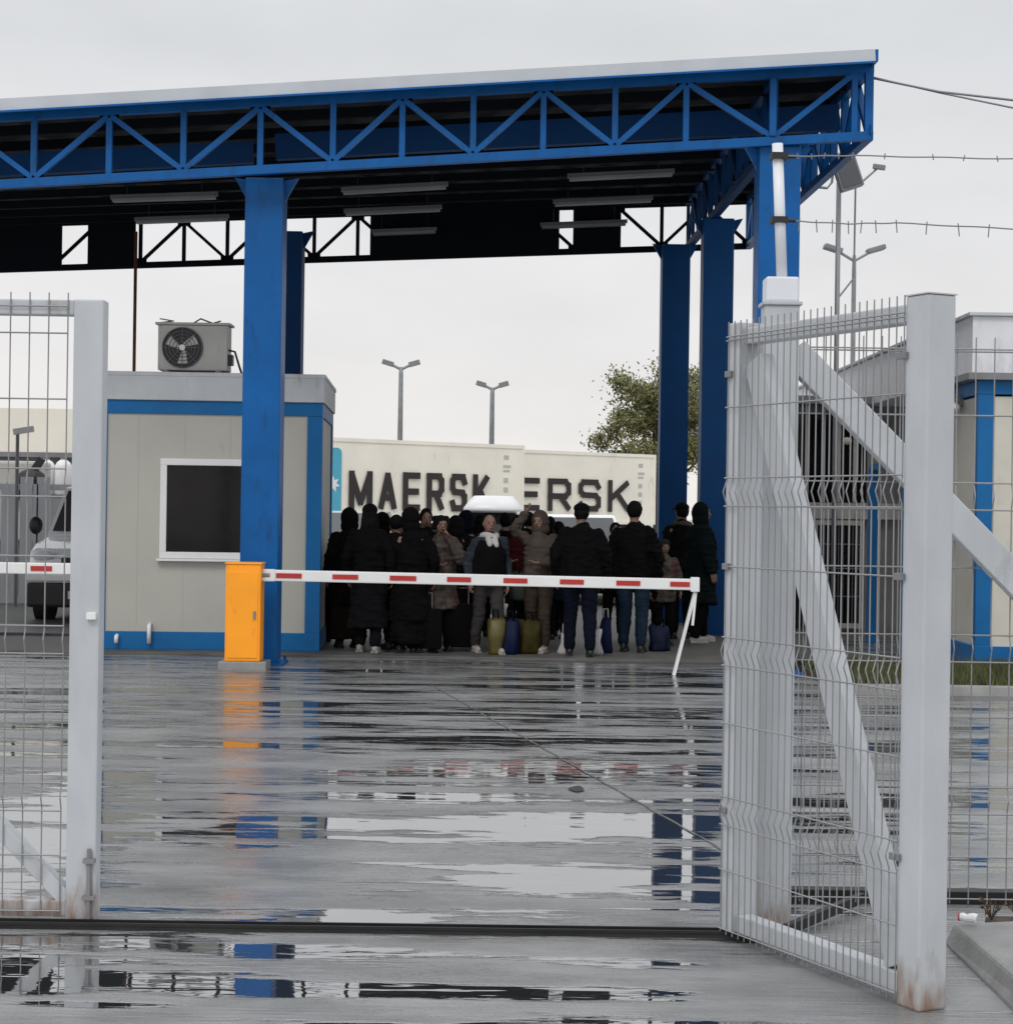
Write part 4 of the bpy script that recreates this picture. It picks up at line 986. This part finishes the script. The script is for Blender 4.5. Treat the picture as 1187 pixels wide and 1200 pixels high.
person(407, 762, 595, 'person in a long black coat, hooded, leftmost of the crowd beside the cabin corner', 200, hood='black', hem=.55, skirt=('brown', .12), face=False, arms=('front','down'))
person(431, 768, 590, 'person in a long black coat and ankle skirt with pale boots, back turned', 170, hair='long', hat=('knit','black'), hem=.60, skirt=('black2', .30), shoes='shoe', legs='black2', face=False, stride=.05)
person(462, 764, 600, 'short dark haired person in a black coat right of the pale boots', 220, hair='short', hem=.6, face=False, H=1.56)
person(479, 768, 594, 'broad hooded person in long black coat, second from the left front', 185, hood='black', hem=.40, build=1.12, skirt=('black', .12), face=False)
person(497, 759, 596, 'dark haired person in black looking over the hooded coat', 10, hair='short', top='black', hem=.7)
person(515, 766, 604, 'curly haired person in a patterned coat with a hand at the mouth', 15, top='floral', hair='curly', hem=.55, legs='black', arms=('front','face'), bulk=1.1)
person(544, 752, 598, 'person in dark blue hood standing behind the man with the white collar', 170, hood='navy', top='navy', hem=.7, face=False)
person(571, 769, 602, 'balding man with white collar, dark vest over grey blue sleeves and grey trousers', 18, top='greyblue', vest='black', scarf='white', legs='grey', shoes='shoe', hair=None, arms=('down','carry'), stride=.16, bulk=1.08, hem=.9)
person(604, 757, 611, 'long dark haired person in a dark red coat behind the bags', 0, top='red', hair='long', hem=.7, legs='black', H=1.58, arms=('front','carry'))
person(618, 752, 600, 'dark haired person in black half hidden behind the beige hooded one', 160, hair='short', face=False)
person(630, 768, 600, 'person in beige hooded top and tan trousers with one arm raised to the head', -20, top='beige', hood='pink', legs='tan', shoes='shoe', arms=('up','front'), hem=.86, H=1.62, stride=.08)
person(679, 772, 588, 'big man in wide black jacket, cap and navy trousers seen from behind', 180, top='black', hat=('cap','black'), build=1.08, bulk=1.16, legs='navy', hem=.84, arms=('down','down'), face=False, stride=.10)
person(741, 767, 587, 'man in black jacket and blue jeans seen from behind', 165, top='black', legs='denim', build=1.04, bulk=1.12, hem=.86, arms=('down','carry'), face=False, stride=.04)
person(777, 759, 640, 'short person in knitted hat and patterned jacket between the jeans and the green coat', 10, top='floral', hat=('knit','beanie'), H=1.30, hem=.72)
person(797, 751, 588, 'person in black cap and beige scarf behind the green coat', 200, top='black2', hat=('cap','black'), scarf='beige', hem=.6, face=False)
person(820, 756, 589, 'person in long dark green hooded coat with pale shoes, rightmost of the crowd', 100, top='dgreen', hood='dgreen', hem=.5, shoes='shoe', legs='black', build=1.12, bulk=1.12, face=False, stride=.08)
person(719, 752, 604, 'person in black between the big man and the man in jeans', 0, top='black', hem=.7, H=1.50, shoes='shoe')
person(653, 752, 606, 'short person in dark blue coat hidden behind the big man in black', 200, top='navy', hem=.6, H=1.50, face=False)
person(392, 755, 640, 'small person in dark brown clothes beside the cabin corner', 180, top='black2', legs='brown', H=1.25, face=False, hem=.6)
person(532, 757, 606, 'person in black standing between the patterned coat and the white collar', 190, hood='black2', top='black', hem=.5, H=1.55, face=False)

person(446, 750, 603, 'person in black standing deep behind the pale boots', 190, hood='black', top='black', hem=.5, H=1.58, face=False)
person(560, 748, 606, 'person in black deep in the crowd behind the white collar', 180, hair='long', top='black', hem=.5, H=1.58, face=False)
person(590, 748, 606, 'person in black deep in the crowd between the white collar and the red coat', 175, top='black', hem=.45, H=1.60, face=False)
person(642, 748, 606, 'person in long black coat deep behind the beige hooded top', 185, hair='long', top='black2', hem=.45, H=1.56, face=False)
person(760, 750, 606, 'person in black deep behind the blue jeans', 180, top='black', hem=.5, H=1.35, face=False)
# bags
def bag(x, y, w, h, d, m, label, strap='black', rz=0, z=.03, D=None):
    g0 = gp(x, y) if D is None else at(x, y, D); B = thing('bag', label, 'bag', (g0.x, g0.y, z), rz, 'bags beside the waiting people')
    t = MB(); t.rings([((0,0,0),w*.46,d*.45),((0,0,.03),w*.5,d*.5),((0,0,h*.5),w*.53,d*.52),((0,0,h*.9),w*.5,d*.35),((0,0,h),w*.40,d*.12)], 28, 2.7)
    for v in t.v: v += Vector((noise.noise(v*9+Vector((x,0,0)))*.055, noise.noise(v*8+Vector((0,x,0)))*.05, noise.noise(v*7+Vector((x,x,0)))*.03*(1 if v.z > .1 else 0)))
    t.build('bag_body', m, B, smooth=True)
    t = MB()
    for q in (-1, 1): t.tube([(-w*.2, q*d*.18, h*.95), (-w*.15, q*d*.2, h+.09), (w*.15, q*d*.2, h+.09), (w*.2, q*d*.18, h*.95)], .010, 6)
    t.build('handle', K[strap], B, smooth=True)
    return B
yl = mat('yellow_bag', (.075,.06,.008), .5, var=.3, vscale=8); blu = mat('blue_bag', (.004,.008,.038), .6, var=.4, spec=.15, vscale=8)  # bag colours darkened, canopy shade painted in
bag(580, 770, .16, .42, .2, yl, 'narrow yellow shopping bag by the grey trousers')
bag(597, 770, .20, .40, .2, blu, 'bright blue shopping bag between two yellow ones', 'navy')
bag(619, 769, .24, .38, .22, mat('dull_yellow_bag', (.035,.028,.005), .7, var=.4, spec=.15, vscale=9), 'dull yellow shopping bag right of the blue one', 'black')
b_ = bag(614, 760, .36, .34, .22, mat('dark_green_bag', (.012,.018,.015), .6), 'dark holdall held above the yellow bags', z=.58)
bag(709, 768, .15, .42, .18, blu, 'blue and white bag at the feet of the big man', 'white')
bag(662, 770, .14, .26, .14, K['white'], 'small white carrier bag left at the big man\'s feet', 'white')
bag(697, 771, .15, .30, .14, K['white'], 'small white carrier bag right at the big man\'s feet', 'white')
bag(587, 762, .16, .14, .12, K['white'], 'crumpled white plastic bag on top of the yellow bag', 'white', z=.40)
bag(773, 766, .22, .30, .2, mat('dark_blue_bag', (.006,.010,.03), .7, var=.5, spec=.15, vscale=12), 'dark blue patterned bag right of the jeans', 'black')
def suitcase(x, y, w, h, label, m):
    g0 = gp(x, y); s = thing('suitcase', label, 'suitcase', (g0.x, g0.y, .03))
    MB().box(-w/2, w/2, -.12, .12, .05, h).build('shell', m, s, bevel=.03, smooth='auto')
    MB().tube([(-.08,.05,h-.01),(-.08,.05,h+.18),(.08,.05,h+.18),(.08,.05,h-.01)], .008, 6).build('handle', M['grey'], s)
    for sx in (-1,1): MB().tube([(sx*(w/2-.05)-.015,0,.025),(sx*(w/2-.05)+.015,0,.025)], .025, 10).build('wheel', M['rubber'], s)
suitcase(540, 766, .42, .55, 'black suitcase standing left of the grey trousers', K['black'])
suitcase(497, 768, .40, .50, 'black suitcase in front of the hooded long coat', K['black'])
